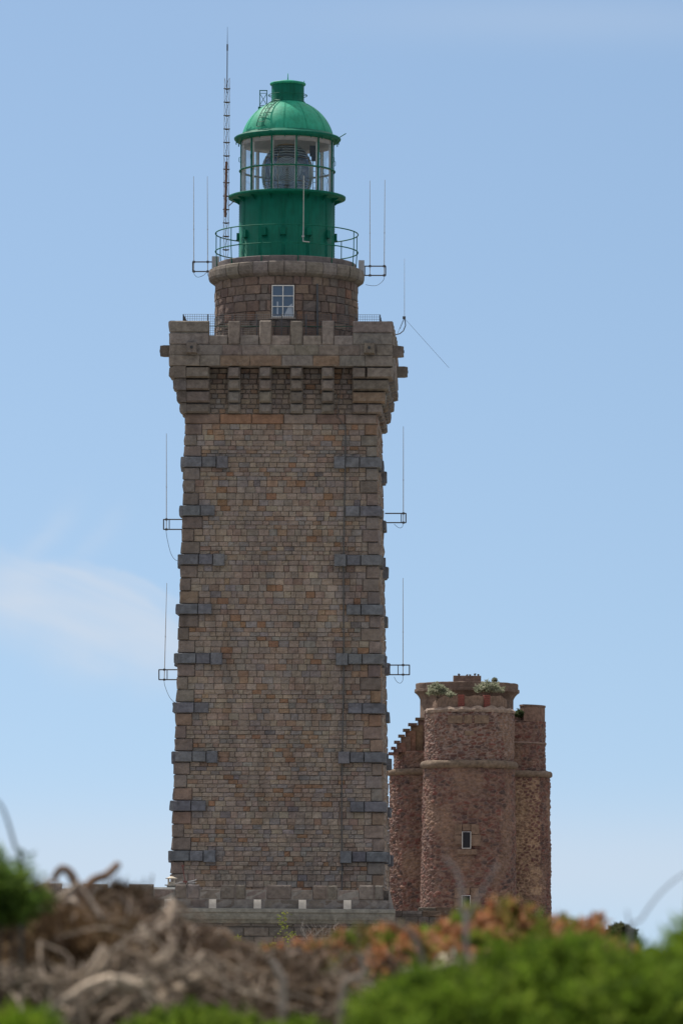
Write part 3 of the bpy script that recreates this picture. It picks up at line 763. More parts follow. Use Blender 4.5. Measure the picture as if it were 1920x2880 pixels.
while zz<zs_-.01:
    hh=min(random.uniform(.3,.42),zs_-zz); us=splits(0,D,.5,1.1)
    for j in range(len(us)-1): stone(mb,rs,us[j],us[j+1],zz,zz+hh,-.06,.0,pick(PPAL,.8),.02,.02)
    zz+=hh
mb.build('wall',M_par,B)
mb=MB()
prof=[(.0,zcb-.02),(.06,zcb),(.12,zcb+.08),(.20,zcb+.14),(.26,zcb+.26),(.28,zcb+.36),(.34,zcb+.40),(.34,zs_-.02),(.02,zs_)]
vsx=[]
for x in (-.1,W*.25,W*.5,W*.75,W+.22):
    for (d,z_) in prof: vsx.append((x,-d,z_))
q=len(prof)
mb.add(vsx,[(k*q+i,(k+1)*q+i,(k+1)*q+i+1,k*q+i+1) for k in range(4) for i in range(q-1)]+[tuple(4*q+i for i in range(q))],(.25,.245,.21))
mb.build('cornice',M_par,B)
mb=MB()
# parapet lower course with drain gaps
first=P(475,2489,BY).x-bl        # left edge of a merlon pitch
pitch=129.2*BY/F; mwid=70*BY/F
k0=int(-first/pitch)-1
hp_=[]
for k_ in range(k0,9):
    m0=P(491.5,2489,BY).x-bl+k_*pitch; m1=m0+mwid
    if m1<0.2 or m0>W+.1: continue
    m0=max(m0,0); m1=min(m1,W)
    me=MB(); c_=pick(PPAL,1.0); hs=random.uniform(-.01,.02)
    us=[m0,m1] if random.random()<.6 else [m0,m0+(m1-m0)*random.uniform(.35,.65),m1]
    for j in range(len(us)-1): stone(me,bm_map,us[j],us[j+1],zj+.004,zt+hs,-.15,.03,pick(PPAL,.95),.04,.02,True)
    me.box((m0+.01,.0,zj+.003),(m1-.01,.40,zt+hs-.012),c_)
    me.build('merlon',M_par,B)
    # crenel stone and hole under it
    e_=m0+pitch
    if e_>W+.1: 
        hp_.append((m0,None)); continue
    stone(mb,bm_map,m1+.01,min(e_,W)-.01,zj+.004,zc,-.15,.0,pick(PPAL,1.1),.03,.015,True); mb.box((m1+.01,.0,zj+.003),(min(e_,W)-.01,.38,zc-.01),(.27,.25,.22))
holes=[P(u,2540,BY).x-bl for u in (472,597,723.5,850,976.5)]; holes=[holes[0]-pitch*i for i in (3,2,1)]+holes
hwd=.135; x=0
for h_ in holes+[None]:
    e_=(h_-hwd) if h_ is not None else W
    if e_<=x: continue
    us=splits(x,e_,.6,1.2)
    for j in range(len(us)-1): stone(mb,bm_map,us[j],us[j+1],zs_+.004,zj,-.12,.0,pick(PPAL,.92),.02,.018,True)
    mb.box((x+.005,.0,zs_-.01),(e_-.005,.36,zj-.003),(.22,.2,.18)); x=(h_+hwd) if h_ is not None else x
# return wall on the right and its raking end stone
mb.box((W-.40,.41,zs_-.01),(W-.02,7.5,zc),(.22,.2,.18))
mb.add([(W-.02,-.02,zs_),(W+.18,-.02,zs_),(W-.02,-.02,zt-.03),(W-.02,.4,zs_),(W+.18,.4,zs_),(W-.02,.4,zt-.03)],[(0,1,2),(5,4,3),(1,4,5,2),(0,2,5,3)],(.24,.22,.2))
mb.build('parapet',M_par,B)
for h_ in holes:
    mb=MB(); mb.add([(h_-.14,.41,zs_+.0),(h_+.14,.41,zs_+.0),(h_+.14,.62,zj+.02),(h_-.14,.62,zj+.02),(h_-.14,.66,zs_+.0),(h_+.14,.66,zs_+.0)],[(0,1,2,3),(3,2,5,4)]); mb.build('drain_flashing',M_white,B)
mb=MB(); mb.box((.1,.5,zs_-.015),(W-.1,D-.1,zs_-.0),(.3,.29,.27)); mb.build('roof_deck',M_terr,B)
# slate roof bit with chimney left of the tower
rfz=P(470,2497,196).z-GZ; cxm=P(482,2490,196).x-bl
mb=MB(); mb.add([(cxm-.95,4.2,zs_),(cxm+.6,4.2,zs_),(cxm+.6,7.6,zs_),(cxm-.95,7.6,zs_),(cxm-.7,5.4,rfz),(cxm+.45,5.4,rfz),(cxm+.45,6.6,rfz),(cxm-.7,6.6,rfz)],[(0,1,5,4),(1,2,6,5),(2,3,7,6),(3,0,4,7),(4,5,6,7)]); rf=mb.build('roof',M_slate,B)
mb=MB(); cz=rfz
mb.box((cxm-.17,5.85,cz-.05),(cxm+.17,6.2,cz+.07)); mb.box((cxm-.25,5.78,cz+.07),(cxm+.25,6.27,cz+.11))
for (a_,b_) in ((-.14,5.88),(.08,5.88),(-.14,6.12),(.08,6.12)): mb.box((cxm+a_,b_,cz+.11),(cxm+a_+.06,b_+.06,cz+.33))
mb.box((cxm-.14,5.9,cz+.11),(cxm+.14,6.16,cz+.22)); mb.box((cxm-.22,5.8,cz+.33),(cxm+.22,6.25,cz+.36)); mb.lathe([(.2,cz+.36),(.04,cz+.43)],12,c=(cxm,6.02)); mb.build('chimney',plain('chimney_render',(.42,.37,.30),.9,var=.25),rf)
# TV aerial
o=P(524,2486,194); o.z=GZ+zs_
t=thing('tv_aerial','small rusty aerial with slanting rods on the terrace roof by the lighthouse corner','aerial',o)
q=lambda u,v: P(u,v,194)-Vector((o.x,194,o.z))
mb=MB(); b0=q(522,2486); mb.tube([(b0.x,0,0),q(522,2484),q(516,2455),q(513,2437)],.02,6); mb.box(tuple(q(521,2480)-Vector((.08,.06,.04))),tuple(q(521,2480)+Vector((.08,.06,.03)))); mb.box(tuple(q(514,2437)-Vector((.05,.04,.02))),tuple(q(514,2437)+Vector((.05,.04,.05)))); mb.build('pole',plain('red_oxide',(.12,.04,.035),.7),t)
mb=MB(); mb.tube([q(492,2486),q(552,2476)],.012,5); mb.tube([q(505,2481),q(553,2483)],.010,5); mb.tube([q(528,2484),q(553,2474)],.010,5); mb.build('rods',M_galv,t)

# ================================================================== OLD TOWER
OY=251.0
o=P(1315.5,2650,OY); O=thing('old_fort_tower','ruined reddish stone tower with rounded turrets, torus string course and weeds on top','tower',(o.x,OY,GZ))
OX=o.x
Z7=lambda x,y,Y: P(1060+x/2.904,1880+y/2.904,Y)
RPAL=[(.150,.080,.066),(.168,.094,.075),(.135,.078,.068),(.18,.110,.086),(.115,.078,.072),(.158,.070,.058),(.20,.135,.105),(.095,.07,.066)]
def rubble(name, prof, c, a0, a1, parent, step=.045, patch=None, amp=.034, cell=(.32,.15), pal=RPAL, mortar=(.20,.145,.12), tan=.0):
    """displaced rubble wall of revolution about c; prof = [(r,z)...] from low to high"""
    zs=[p[1] for p in prof]; rs=[p[0] for p in prof]
    Hh=zs[-1]-zs[0]; nz_=max(2,int(Hh/step)); rm=max(rs); na=max(3,int(rm*(a1-a0)/step))
    vs=[];cs=[]
    for i in range(nz_+1):
        z_=zs[0]+Hh*i/nz_; r=np.interp(z_,zs,rs)
        for k in range(na+1):
            t=a0+(a1-a0)*k/na; x,y=c[0]+r*math.sin(t),c[1]-r*math.cos(t)
            wob=noise.noise(Vector((x*2.5,y*2.5,z_*2.5)))*.35
            pa=patch(t,z_) if patch else 0
            ks=.78 if pa>.5 else 1
            p=Vector((x/cell[0]*ks+wob, y/cell[0]*ks+wob, z_/cell[1]*ks+wob*1.4))
            d,pt=noise.voronoi(p); f=d[1]-d[0]
            mw=.16; mc=mortar; stc=None
            if pa>.5: mw=.24; mc=(.36,.27,.18)
            hsh=noise.cell(pt[0]*3.7+Vector((11,5,3))); hs2=noise.cell(pt[0]*5.1+Vector((1,7,9)))
            col=Vector(pal[int(abs(hsh)*997)%len(pal)])*(.78+.33*abs(hs2))
            if pa>.5: col=Vector((.13,.07,.062))*(.8+.5*abs(hs2))
            tn_=noise.noise(Vector((x*.7+9,y*.7,z_*.45)))
            if tn_>.12+tan: col=col.lerp(Vector((.235,.165,.12)),min(.75,(tn_-.12-tan)*4)); 
            m_=1-min(1,max(0,(f-mw*.5)/(mw*.7)))
            col=col.lerp(Vector(mc),m_*.85)
            dd=amp*(min(1,f*2.2)-.4)+(abs(hs2)-.5)*amp*.7+noise.noise(Vector((x*6,y*6,z_*9)))*amp*.8+noise.noise(Vector((x*1.2,y*1.2,z_*1.2)))*.05
            rr=r+dd; vs.append((c[0]+rr*math.sin(t),c[1]-rr*math.cos(t),z_)); cs.append(tuple(col))
    mb=MB(); m=na+1
    mb.add(vs,[(i*m+k,i*m+k+1,(i+1)*m+k+1,(i+1)*m+k) for i in range(nz_) for k in range(na)]); mb.c=cs
    return mb.build(name,M_castle,parent)
def zl7(y,Y=OY): return P(1315,1880+y/2.904,Y).z-GZ
def r7(px,Y=OY): return px/2.904*Y/F
def torus(name, c, r, z_, rt, a0, a1, par, col=(.215,.18,.135)):
    mb=MB(); n=max(8,int(r*(a1-a0)/.06)); k=12; vs=[];cs=[]
    for i in range(n+1):
        t=a0+(a1-a0)*i/n
        for j in range(k):
            q_=2*math.pi*j/k; x,y=c[0]+r*math.sin(t),c[1]-r*math.cos(t)
            w_=1+.16*noise.noise(Vector((x*3,y*3,q_*1.3+z_)))+.06*noise.noise(Vector((x*11,y*11,q_*3)))
            rr=r+rt*w_*math.cos(q_); vs.append((c[0]+rr*math.sin(t),c[1]-rr*math.cos(t),z_+rt*1.05*w_*math.sin(q_)))
            g_=.8+.5*abs(noise.noise(Vector((x*4,y*4,q_)))); cs.append(tuple(v*g_ for v in col))
    mb.add(vs,[(i*k+j,(i+1)*k+j,(i+1)*k+(j+1)%k,i*k+(j+1)%k) for i in range(n) for j in range(k)]); mb.c=cs
    return mb.build(name,M_castle,par,True)
HPI=math.pi/2
# front turret
cF=(0,0)
zB=-.3; zst=zl7(795)
rubble('turret_lower_wall',[(r7(408),zB),(r7(372),zst)],cF,-1.75,1.75,O)
rubble('turret_upper_wall',[(r7(366),zst),(r7(366),zl7(350))],cF,-1.75,1.75,O,cell=(.30,.12),mortar=(.26,.215,.19))
torus('string_course',cF,r7(374),zst,.18,-1.45,1.42,O,(.185,.152,.115))
# turret back: close it
mb=MB(); mb.lathe([(r7(366)-.25,zl7(352)),(0.05,zl7(352))],32,col=(.2,.15,.12)); mb.lathe([(r7(380),zB),(r7(366)-.05,zl7(352))],48,HPI*1.05,HPI*2.95,(.15,.1,.085)); mb.build('turret_back',M_castle,O)
# broken wall on top of the turret with two brick piers
def broken(t): 
    return zl7(240)+.10*noise.noise(Vector((t*4,0,3)))-max(0,(-t-.75))*.5-max(0,(t-1.0))*.4
mb=MB(); n_=46; vs=[];rI,rO=r7(280),r7(318)
for i in range(n_+1):
    t=-1.25+2.5*i/n_; top=broken(t)+random.uniform(-.03,.03)
    for (r,z_) in ((rO,zl7(352)),(rO,(zl7(352)+top)/2),(rO-.02,top),(rI,top-.02),(rI,zl7(352))): 
        rr=r+random.uniform(-.025,.025); vs.append((rr*math.sin(t),-rr*math.cos(t),z_))
mb.add(vs,[(i*5+j,(i+1)*5+j,(i+1)*5+j+1,i*5+j+1) for i in range(n_) for j in range(4)],(.22,.165,.125)); mb.build('broken_parapet',M_castle,O)
mb=MB(); n_=40;vs=[]
for i in range(n_+1):
    t=-1.5+3.0*i/n_; h_=.10*abs(noise.noise(Vector((t*3,4,1))))*2
    for (r,z_) in ((r7(366)+.03,zl7(372)),(r7(376),zl7(355)+h_*.3),(r7(350),zl7(338)+h_),(r7(310),zl7(340))): rr=r+random.uniform(-.03,.03); vs.append((rr*math.sin(t),-rr*math.cos(t),z_+random.uniform(-.02,.02)))
mb.add(vs,[(i*4+j,(i+1)*4+j,(i+1)*4+j+1,i*4+j+1) for i in range(n_) for j in range(3)],(.27,.225,.185)); mb.build('crumbling_ledge',M_castle,O)
for xa in (668,872):
    mb=MB(); t=math.asin((xa-742)/318); M_=Matrix.Rotation(t,4,'Z')
    z0,z1=zl7(338),zl7(230)
    k=7
    for i in range(k):
        a_=z0+(z1-z0)*i/k
        mb.box((-.155+random.uniform(-.01,.01),-rO-.09,a_),(.155+random.uniform(-.01,.01),-rO+.1,a_+(z1-z0)/k-.012),M=M_)
    mb.build('brick_pier',M_brick,O)
# pale dressed stones on the turret
mb=MB()
for (xa,xb,ya,yb) in ((555,680,400,468),(686,760,395,468),(766,895,398,468),(690,775,525,565)):
    ta,tb=math.asin((xa-742)/366),math.asin((xb-742)/366)
    stone(mb,lambda u,z_,d:((r7(366)+d)*math.sin(u),-(r7(366)+d)*math.cos(u),z_),ta,tb,zl7(yb),zl7(ya),-.03,.045,(.20,.155,.115),.02,.02)
mb.build('dressed_stones',M_castle,O)
# window with pale surround and white frame
def turret_box(mb,xa,xb,ya,yb,d0,d1,col=None):
    xc=(xa+xb)/2; t=math.asin((xc-742)/390); M_=Matrix.Rotation(t,4,'Z'); hwid=r7((xb-xa)/2); rr=r7(390)
    mb.box((-hwid,-rr-d1,zl7(yb)),(hwid,-rr-d0,zl7(ya)),col,M_)
for (ya,yb) in ((1345,1480),(1860,1985)):
    mb=MB()
    for (a1,a2,b1,b2) in ((622,680,ya-60,ya+25),(684,745,ya-62,ya-8),(750,815,ya-60,ya+20),(618,678,ya+30,yb-30),(752,830,ya+25,yb-20),(640,800,yb+8,yb+50)):
        turret_box(mb,a1,a2,b1,b2,-.1,.055+random.uniform(-.008,.008),(.195,.145,.11))
    turret_box(mb,680,750,ya,yb,-.15,.03); sur=mb.build('window_surround',M_castle,O)
    mb=MB(); turret_box(mb,684,746,ya+4,yb-4,0,.062); mb.build('window_pane',window_glass('old_window_glass',.25,(.02,.022,.028)) if ya<1400 else bpy.data.materials['old_window_glass'],sur)
    mb=MB(); turret_box(mb,679,686,ya,yb,0,.09); turret_box(mb,745,751,ya,yb,0,.09); turret_box(mb,679,751,yb-3,yb+3,0,.095); mb.build('window_frame',M_oldwhite,sur)
# left turret with stepped top
YL=256.0
cxl=Z7(470,800,YL).x-OX; cL=(cxl,YL-OY)
rl=r7(365,YL); zls=zl7(858,YL)
rubble('left_turret_lower_wall',[(rl*1.02,zB),(rl,zls)],cL,-1.9,1.3,O,tan=-.1,amp=.048)
torus('string_course',cL,rl+.02,zls,.15,-1.75,.6,O,(.19,.15,.11))
mb=MB(); r_=r7(335,YL)
steps=[(95,690),(118,645),(143,595),(177,545),(215,497),(258,450),(317,405),(400,362)]
zlast=None
rubble('left_turret_upper_wall',[(r_,zls),(r_,zl7(690,YL))],cL,-1.9,1.3,O,tan=-.1)
sb=MB()
for i in range(len(steps)-1):
    xa,ya=steps[i]; xb,_=steps[i+1]
    pa=Z7(xa,ya,YL-1); pb=Z7(xb+8,ya,YL-1)
    z_=pa.z-GZ
    # raking flight: each step is a solid block running back, with an overhanging coping
    x0,x1=pa.x-OX,pb.x-OX
    wd=YL-OY-1.6+i*.06
    mb.box((x0+.10,wd,zl7(700,YL)),(x1+.3,wd+.7,z_-.10),tuple(v*random.uniform(.85,1.1) for v in (.17,.115,.09)))
    mb.box((x0-.03,wd-.12,z_-.13),(x1+.02,wd+.75,z_),tuple(v*random.uniform(.8,1.0) for v in (.14,.10,.085)))
mb.build('stepped_parapet',M_castle,O)
# right turret
YR=254.0
cxr=Z7(1085,800,YR).x-OX; cR=(cxr,YR-OY)
zrs=zl7(868,YR)
patch=lambda t,z_: 1 if (-.05+.09*noise.noise(Vector((z_*2.2,1,0)))<t<.82+.12*noise.noise(Vector((z_*2.5,5,0))) and z_<zrs-.2 and z_>zl7(1850,YR)) else 0
rubble('right_turret_lower_wall',[(r7(360,YR),zB),(r7(322,YR),zrs)],cR,-1.2,1.9,O,patch=patch,amp=.05,cell=(.21,.12))
torus('string_course',cR,r7(322,YR),zrs,.155,-.4,1.85,O,(.19,.155,.12))
rubble('right_turret_upper_wall',[(r7(290,YR),zrs),(r7(283,YR),zl7(432,YR))],cR,-1.2,1.9,O,amp=.04)
torus('thin_ledge',cR,r7(289,YR),zl7(615,YR),.05,-.4,1.8,O,(.26,.2,.17))
def sector(mb,c,r0,r1,z0,z1,a0,a1,col,n=10):
    pr_=[(r0,z0),(r1,z0),(r1,z1),(r0,z1),(r0,z0)]; mb.lathe([(r+0,z_) for r,z_ in pr_],n,a0,a1,col,c)
    q=[]
    for t in (a0,a1): mb.add([(c[0]+r*math.sin(t),c[1]-r*math.cos(t),z_) for r,z_ in pr_[:4]],[(0,1,2,3)],col)
mb=MB(); rr=r7(283,YR)
sector(mb,cR,rr-.5,rr,zl7(440,YR),zl7(308,YR),.36,1.75,(.18,.125,.10))
sector(mb,cR,rr-.5,rr-.04,zl7(440,YR),zl7(352,YR),2.0,3.4,(.16,.11,.09)); mb.lathe([(rr-.03,zl7(433,YR)),(.1,zl7(433,YR))],24,col=(.2,.15,.12),c=cR)
sector(mb,cR,rr-.52,rr+.03,zl7(318,YR),zl7(304,YR),.34,1.77,(.15,.11,.09))
mb.build('right_merlon',M_castle,O)
# main round keep with corbelled rim behind
YK=256.5; cxk=Z7(733,200,YK).x-OX; cK=(cxk,YK-OY)
zk=lambda y: zl7(y,YK)
mb=MB(); mb.lathe([(r7(380,YK),zl7(900,YK)),(r7(380,YK),zk(262)),(r7(384,YK),zk(250)),(r7(398,YK),zk(228)),(r7(412,YK),zk(212)),(r7(424,YK),zk(204)),(r7(428,YK),zk(198)),(r7(428,YK),zk(178)),(r7(418,YK),zk(176)),(r7(419,YK),zk(136)),(r7(416,YK),zk(130)),(r7(385,YK),zk(128)),(r7(385,YK),zk(175)),(.1,zk(175))],96,col=(.195,.15,.12),c=cK)
for i in range(len(mb.v)):
    x,y,z_=mb.v[i]; k_=1+.006*noise.noise(Vector((x*4,y*4,z_*5))); mb.v[i]=(cK[0]+(x-cK[0])*k_,cK[1]+(y-cK[1])*k_,z_+.02*noise.noise(Vector((x*3,y*3,1)))); f_=.85+.3*noise.noise(Vector((int(math.atan2(y-cK[1],x-cK[0])*6)*3.3,z_*.9,2))); mb.c[i]=tuple(v*f_ for v in (.195,.15,.12))
mb.build('keep_rim',M_castle,O)
bp_=Z7(620,62,YK); bq_=Z7(848,118,YK)
mb=MB(); yk=YK-OY
stone(mb,lambda u,z_,d:(u,yk-.7-d,z_),bp_.x-OX,bq_.x-OX,bq_.z-GZ-.6,bp_.z-GZ,-.8,0,(.19,.145,.12),.03,.03,True); mb.box((bp_.x-OX+.02,yk-.65,bq_.z-GZ-.6),(bq_.x-OX-.02,yk+.4,bp_.z-GZ-.02),(.19,.145,.12))
ob=mb.build('top_block',M_castle,O)
# low walls at the old tower's foot
for (u0,u1,vt,Y,lab) in ((1096,1180,2562,197,'low rough stone wall between the lighthouse terrace and the old tower'),(1175,1262,2553,215,'short rough wall below the old tower')):
    a_=P(u0,vt,Y); b_=P(u1,vt,Y); t=None
    mb=MB(); Wd=b_.x-a_.x+.8
    zt_=a_.z-GZ; mb.box((0,.05,-.3),(Wd,.5,zt_-.04),(.2,.17,.15)); zz=-.2
    while zz<zt_-.02:
        hh=min(random.uniform(.25,.4),zt_-zz); us=splits(0,Wd,.3,.8)
        for j in range(len(us)-1): stone(mb,bm_map,us[j],us[j+1],zz,zz+hh+random.uniform(0,.03),-.06,.02,pick(PPAL,.72),.03,.03,True)
        zz+=hh
    o_=mb.build('stone_wall',M_par,None,loc=(a_.x,Y,GZ)); tag(o_,lab,'wall')

# ================================================================== PLANTS
def leaves_mesh(name, pos, dirs, length, width, cols, mat, parent=None, loc=None, curl=.3):
    """many small pointed leaves; pos, dirs (n,3) arrays; 4-vertex kites"""
    n=len(pos); dirs=dirs/np.linalg.norm(dirs,axis=1)[:,None]
    rnd=rng.normal(size=(n,3)); side=np.cross(dirs,rnd); side/=np.linalg.norm(side,axis=1)[:,None]+1e-9
    nrm=np.cross(dirs,side)
    L_=np.asarray(length).reshape(-1,1)*rng.uniform(.65,1.3,(n,1)); W_=np.asarray(width).reshape(-1,1)*rng.uniform(.7,1.2,(n,1))
    v=np.empty((n,4,3)); v[:,0]=pos; v[:,1]=pos+dirs*L_*.45+side*W_*.5+nrm*L_*curl*.1; v[:,3]=pos+dirs*L_*.45-side*W_*.5+nrm*L_*curl*.1; v[:,2]=pos+dirs*L_-nrm*L_*curl*.3
    me=bpy.data.meshes.new(name); me.vertices.add(n*4); me.vertices.foreach_set('co',v.ravel())
    me.loops.add(n*4); me.loops.foreach_set('vertex_index',np.arange(n*4)); me.polygons.add(n); me.polygons.foreach_set('loop_start',np.arange(0,n*4,4)); 
    me.update(calc_edges=True)
    at=me.color_attributes.new('Col','FLOAT_COLOR','POINT'); c=np.ones((n,4,4),dtype=np.float32); c[:,:,:3]=cols[:,None,:]; at.data.foreach_set('color',c.ravel())
    me.materials.append(mat)
    o=bpy.data.objects.new(name,me); C.objects.link(o)
    if parent is not None: o.parent=parent
    if loc is not None: o.location=loc
    return o
def shoots(cx, cy, cz, rx, ry, rz, n, sl, per, spread=.5, hemi=-.2, bumps=.2, up=.5, inner=.35):
    """leafy shoots springing from a lumpy ellipsoid; returns leaf pos, leaf dirs, shoot ids, stems"""
    d=rng.normal(size=(n*3,3)); d/=np.linalg.norm(d,axis=1)[:,None]; d=d[d[:,2]>hemi][:n]; n=len(d)
    f=np.array([1+bumps*noise.noise(Vector(tuple(q*2.3))+Vector((cx*3,cy,0)))+bumps*.7*noise.noise(Vector(tuple(q*6))+Vector((cx,cy,4))) for q in d])
    depth=1-inner*rng.random(n)**2
    base=np.array([cx,cy,cz])+d*np.array([rx,ry,rz])*(f*depth)[:,None]
    dr_=d+np.array([0,0,up])+rng.normal(size=(n,3))*.25; dr_/=np.linalg.norm(dr_,axis=1)[:,None]
    ln_=sl*rng.uniform(.6,1.3,n)
    tt=rng.random((n,per)); pos=base[:,None,:]-dr_[:,None,:]*(ln_*.6)[:,None,None]+dr_[:,None,:]*(tt*ln_[:,None])[:,:,None]
    ld_=dr_[:,None,:]*(1-spread)+rng.normal(size=(n,per,3))*spread
    ids=np.repeat(np.arange(n),per)
    return pos.reshape(-1,3), ld_.reshape(-1,3), ids, tt.ravel(), base, dr_, ln_
def pal_cols(pal, w, n): 
    p=np.array(pal); i=rng.choice(len(pal),n,p=np.array(w)/sum(w)); return p[i]
def bush(name,label,cat,c,r,n,sl,per,ll,lw,pal,wts,tip=None,tipf=.0,group=None,mat=None,hemi=-.2,bumps=.2,spread=.5,base_z=None,inner=.35,stems=14,stemcol=(.12,.09,.07),up=.5,tipmask=None):
    gz_=base_z if base_z is not None else ground_z(c[0],c[1])
    t=thing(name,label,cat,(c[0],c[1],gz_),0,group)
    pos,ld_,ids,tt,base,dr_,ln_=shoots(0,0,c[2]-gz_,r[0],r[1],r[2],n,sl,per,spread,hemi,bumps,up,inner)
    sc=pal_cols(pal,wts,len(base))*rng.uniform(.75,1.25,(len(base),1))
    cols=sc[ids]*rng.uniform(.85,1.15,(len(ids),1))
    if tip is not None:
        pick_=rng.random(len(base))<tipf
        if tipmask is not None: pick_&=np.array([tipmask(b) for b in base])
        m=pick_[ids]&(tt>.35); tc_=pal_cols(tip,[1]*len(tip),len(ids)); cols[m]=tc_[m]*rng.uniform(.8,1.2,(m.sum(),1))
    leaves_mesh('foliage',pos,ld_,ll,lw,cols,mat or M_leaf,t)
    mb=MB()
    for i in range(stems):
        j=random.randrange(len(base)); b=Vector(base[j]); f=Vector((random.uniform(-.06,.06)*r[0]*3,random.uniform(-.06,.06)*r[1]*3,-.05))
        mid=f.lerp(b,.5)+Vector((random.uniform(-.1,.1)*r[0],random.uniform(-.1,.1)*r[1],0)); mb.tube([f,mid,b],[max(.004,r[0]*.03),max(.003,r[0]*.018),max(.0015,r[0]*.006)],5,col=stemcol)
    mb.build('stems',M_bark,t)
    return t
G_dark=[(.050,.105,.018),(.070,.135,.022),(.035,.075,.018),(.095,.165,.03)]
def at(u,v,Y): return P(u,v,Y)
# plants growing on the old tower
grey=[(.28,.30,.21),(.34,.35,.26),(.20,.23,.15),(.40,.40,.31)]
def wallplant(x,y,Y,rx,rz,lab,n=420,pal=grey,dim=1.0):
    p=Z7(x,y,Y); bush('wall_plant',lab,'plant',(p.x,Y,p.z),(r7(rx,Y),r7(rx,Y)*.8,r7(rz,Y)),n,.17,26,.085,.022,[tuple(c*dim for c in q) for q in pal],[3,3,2,1],base_z=p.z-r7(rz,Y)*.9,bumps=.5,group='weeds rooted on the old tower',stems=10,inner=.9)
wallplant(495,200,250.0,72,62,'silvery weed at the left end of the broken wall atop the old tower')
wallplant(910,178,250.0,98,58,'widest silvery weed, at the right of the broken wall atop the old tower',560)
wallplant(958,103,255.5,18,14,'tiny round tuft on the rim of the old tower',60,dim=.6)
wallplant(1165,385,252.6,46,34,'dark green weed in the gap beside the right merlon of the old tower',260,[(.05,.075,.03),(.07,.1,.045),(.04,.06,.03),(.1,.12,.06)])
wallplant(600,222,249.4,30,14,'small pale weed between the two larger ones atop the old tower',90)
for i,(x,h_) in enumerate(((668,14),(735,8),(800,15),(826,10),(760,7))):
    p=Z7(x,60,YK-.5); mb=MB()
    for q in range(5): a_=random.uniform(-.05,.05); mb.tube([(a_*.5,0,-.02),(a_,0,r7(h_,YK)*.5),(a_*1.4,0,r7(h_,YK)*random.uniform(.6,1.1))],.011,4,col=(.09,.07,.06))
    for q in range(3): z_=r7(h_,YK)*random.uniform(.6,1); mb.tube([(random.uniform(-.04,.04),0,z_-.03),(random.uniform(-.04,.04),0,z_+.02)],.03,5,col=(.11,.085,.07))
    o_=mb.build('dry_stalks',M_bark,None,loc=p); tag(o_,['tallest-left dry stalks on the block topping the old tower','short dry stalks left of centre on the block topping the old tower','tall dry stalks right of centre on the block topping the old tower','dry stalks at the right corner of the block topping the old tower','tiny dry stalks in the middle of the block topping the old tower'][i],'dry plant','dry stalks on the top block of the old tower')
# shrubs in front of the terrace
yl=[(.17,.20,.04),(.22,.24,.05),(.12,.16,.035),(.26,.25,.07)]
def sapling(u,vtop,Y,wd,lab,n):
    top=P(u,vtop,Y); h_=top.z-GZ; t=thing('sapling',lab,'shrub',(top.x,Y,GZ),0,'young shrubs in front of the terrace')
    mb=MB(); pos=[];dd=[]
    for i in range(n):
        a_=random.uniform(-wd,wd); hh=h_*random.uniform(.72,1.0)*(1-.12*abs(a_)/wd); pts=[Vector((a_*.15,random.uniform(-.1,.1),0)),Vector((a_*.5,random.uniform(-.2,.2),hh*.5)),Vector((a_*.8+random.uniform(-.05,.05),random.uniform(-.3,.3),hh*.8)),Vector((a_+random.uniform(-.08,.08),random.uniform(-.3,.3),hh))]
        mb.tube(pts,[.02,.015,.009,.004],4,col=(.13,.11,.08))
        for q in range(95):
            s=random.uniform(.0,1); s=1-s*s*.75; s*=3; k_=min(2,int(s)); p=pts[k_].lerp(pts[k_+1],s-k_)
            c_=p+Vector((random.gauss(0,.09),random.gauss(0,.09),random.gauss(0,.06)))
            pos.append(c_); dd.append((random.gauss(0,1),random.gauss(0,1),random.gauss(.2,.6)))
    mb.build('stems',M_bark,t)
    leaves_mesh('foliage',np.array([tuple(p) for p in pos]),np.array(dd),.11,.06,pal_cols(yl,[3,3,3,1],len(pos)),M_leaf,t)
sapling(797,2568,186,.5,'tallest yellow-green sapling before the terrace cornice',7)
sapling(700,2600,185,.75,'sparse low yellow-green sapling left of the tallest one',7)
sapling(648,2632,184,.5,'lowest leafy sapling far left before the terrace wall',5)
def twigs(name,label,cat,org,starts,H,wd,n,r0,col,levels=3,group=None,seed=1):
    rd=random.Random(seed); t=thing(name,label,cat,org,0,group); mb=MB()
    def grow(p,d,l,r,lev):
        pts=[p]; q=p.copy(); dd=d.copy(); k=6
        for i in range(k):
            dd=(dd+Vector((rd.gauss(0,.22),rd.gauss(0,.22),rd.gauss(.02,.16)))).normalized(); q=q+dd*l/k; pts.append(q.copy())
            if lev>0 and i>0 and rd.random()<.75: grow(q,(dd+Vector((rd.gauss(0,.6),rd.gauss(0,.6),rd.gauss(.1,.35)))).normalized(),l*rd.uniform(.35,.65),r*.6,lev-1)
        kf=rd.uniform(.7,1.25); c_=tuple(v*kf for v in col); mb.tube(pts,[r*(1-.8*i/k) for i in range(k+1)],5,col=c_)
    for i in range(n):
        s=rd.uniform(-1,1); grow(Vector((s*wd,rd.uniform(-.3,.3)*wd,starts)),Vector((s*.5+rd.gauss(0,.3),rd.gauss(0,.3),1)).normalized(),H*rd.uniform(.6,1),r0*rd.uniform(.7,1.2),levels)
    mb.build('branches',M_bark,t); return t
p=P(885,2570,185); twigs('dry_shrub','leafless pale grey shrub in front of the terrace cornice','shrub',(p.x,185,GZ),p.z-GZ-1.6,1.35,.45,9,.016,(.27,.25,.23),2,seed=4)
p=P(925,2590,184); twigs('dry_shrub','low leafless twiggy shrub right of the pale grey one','shrub',(p.x,184,GZ),p.z-GZ-1.3,1.0,.55,7,.014,(.23,.21,.19),2,seed=9)

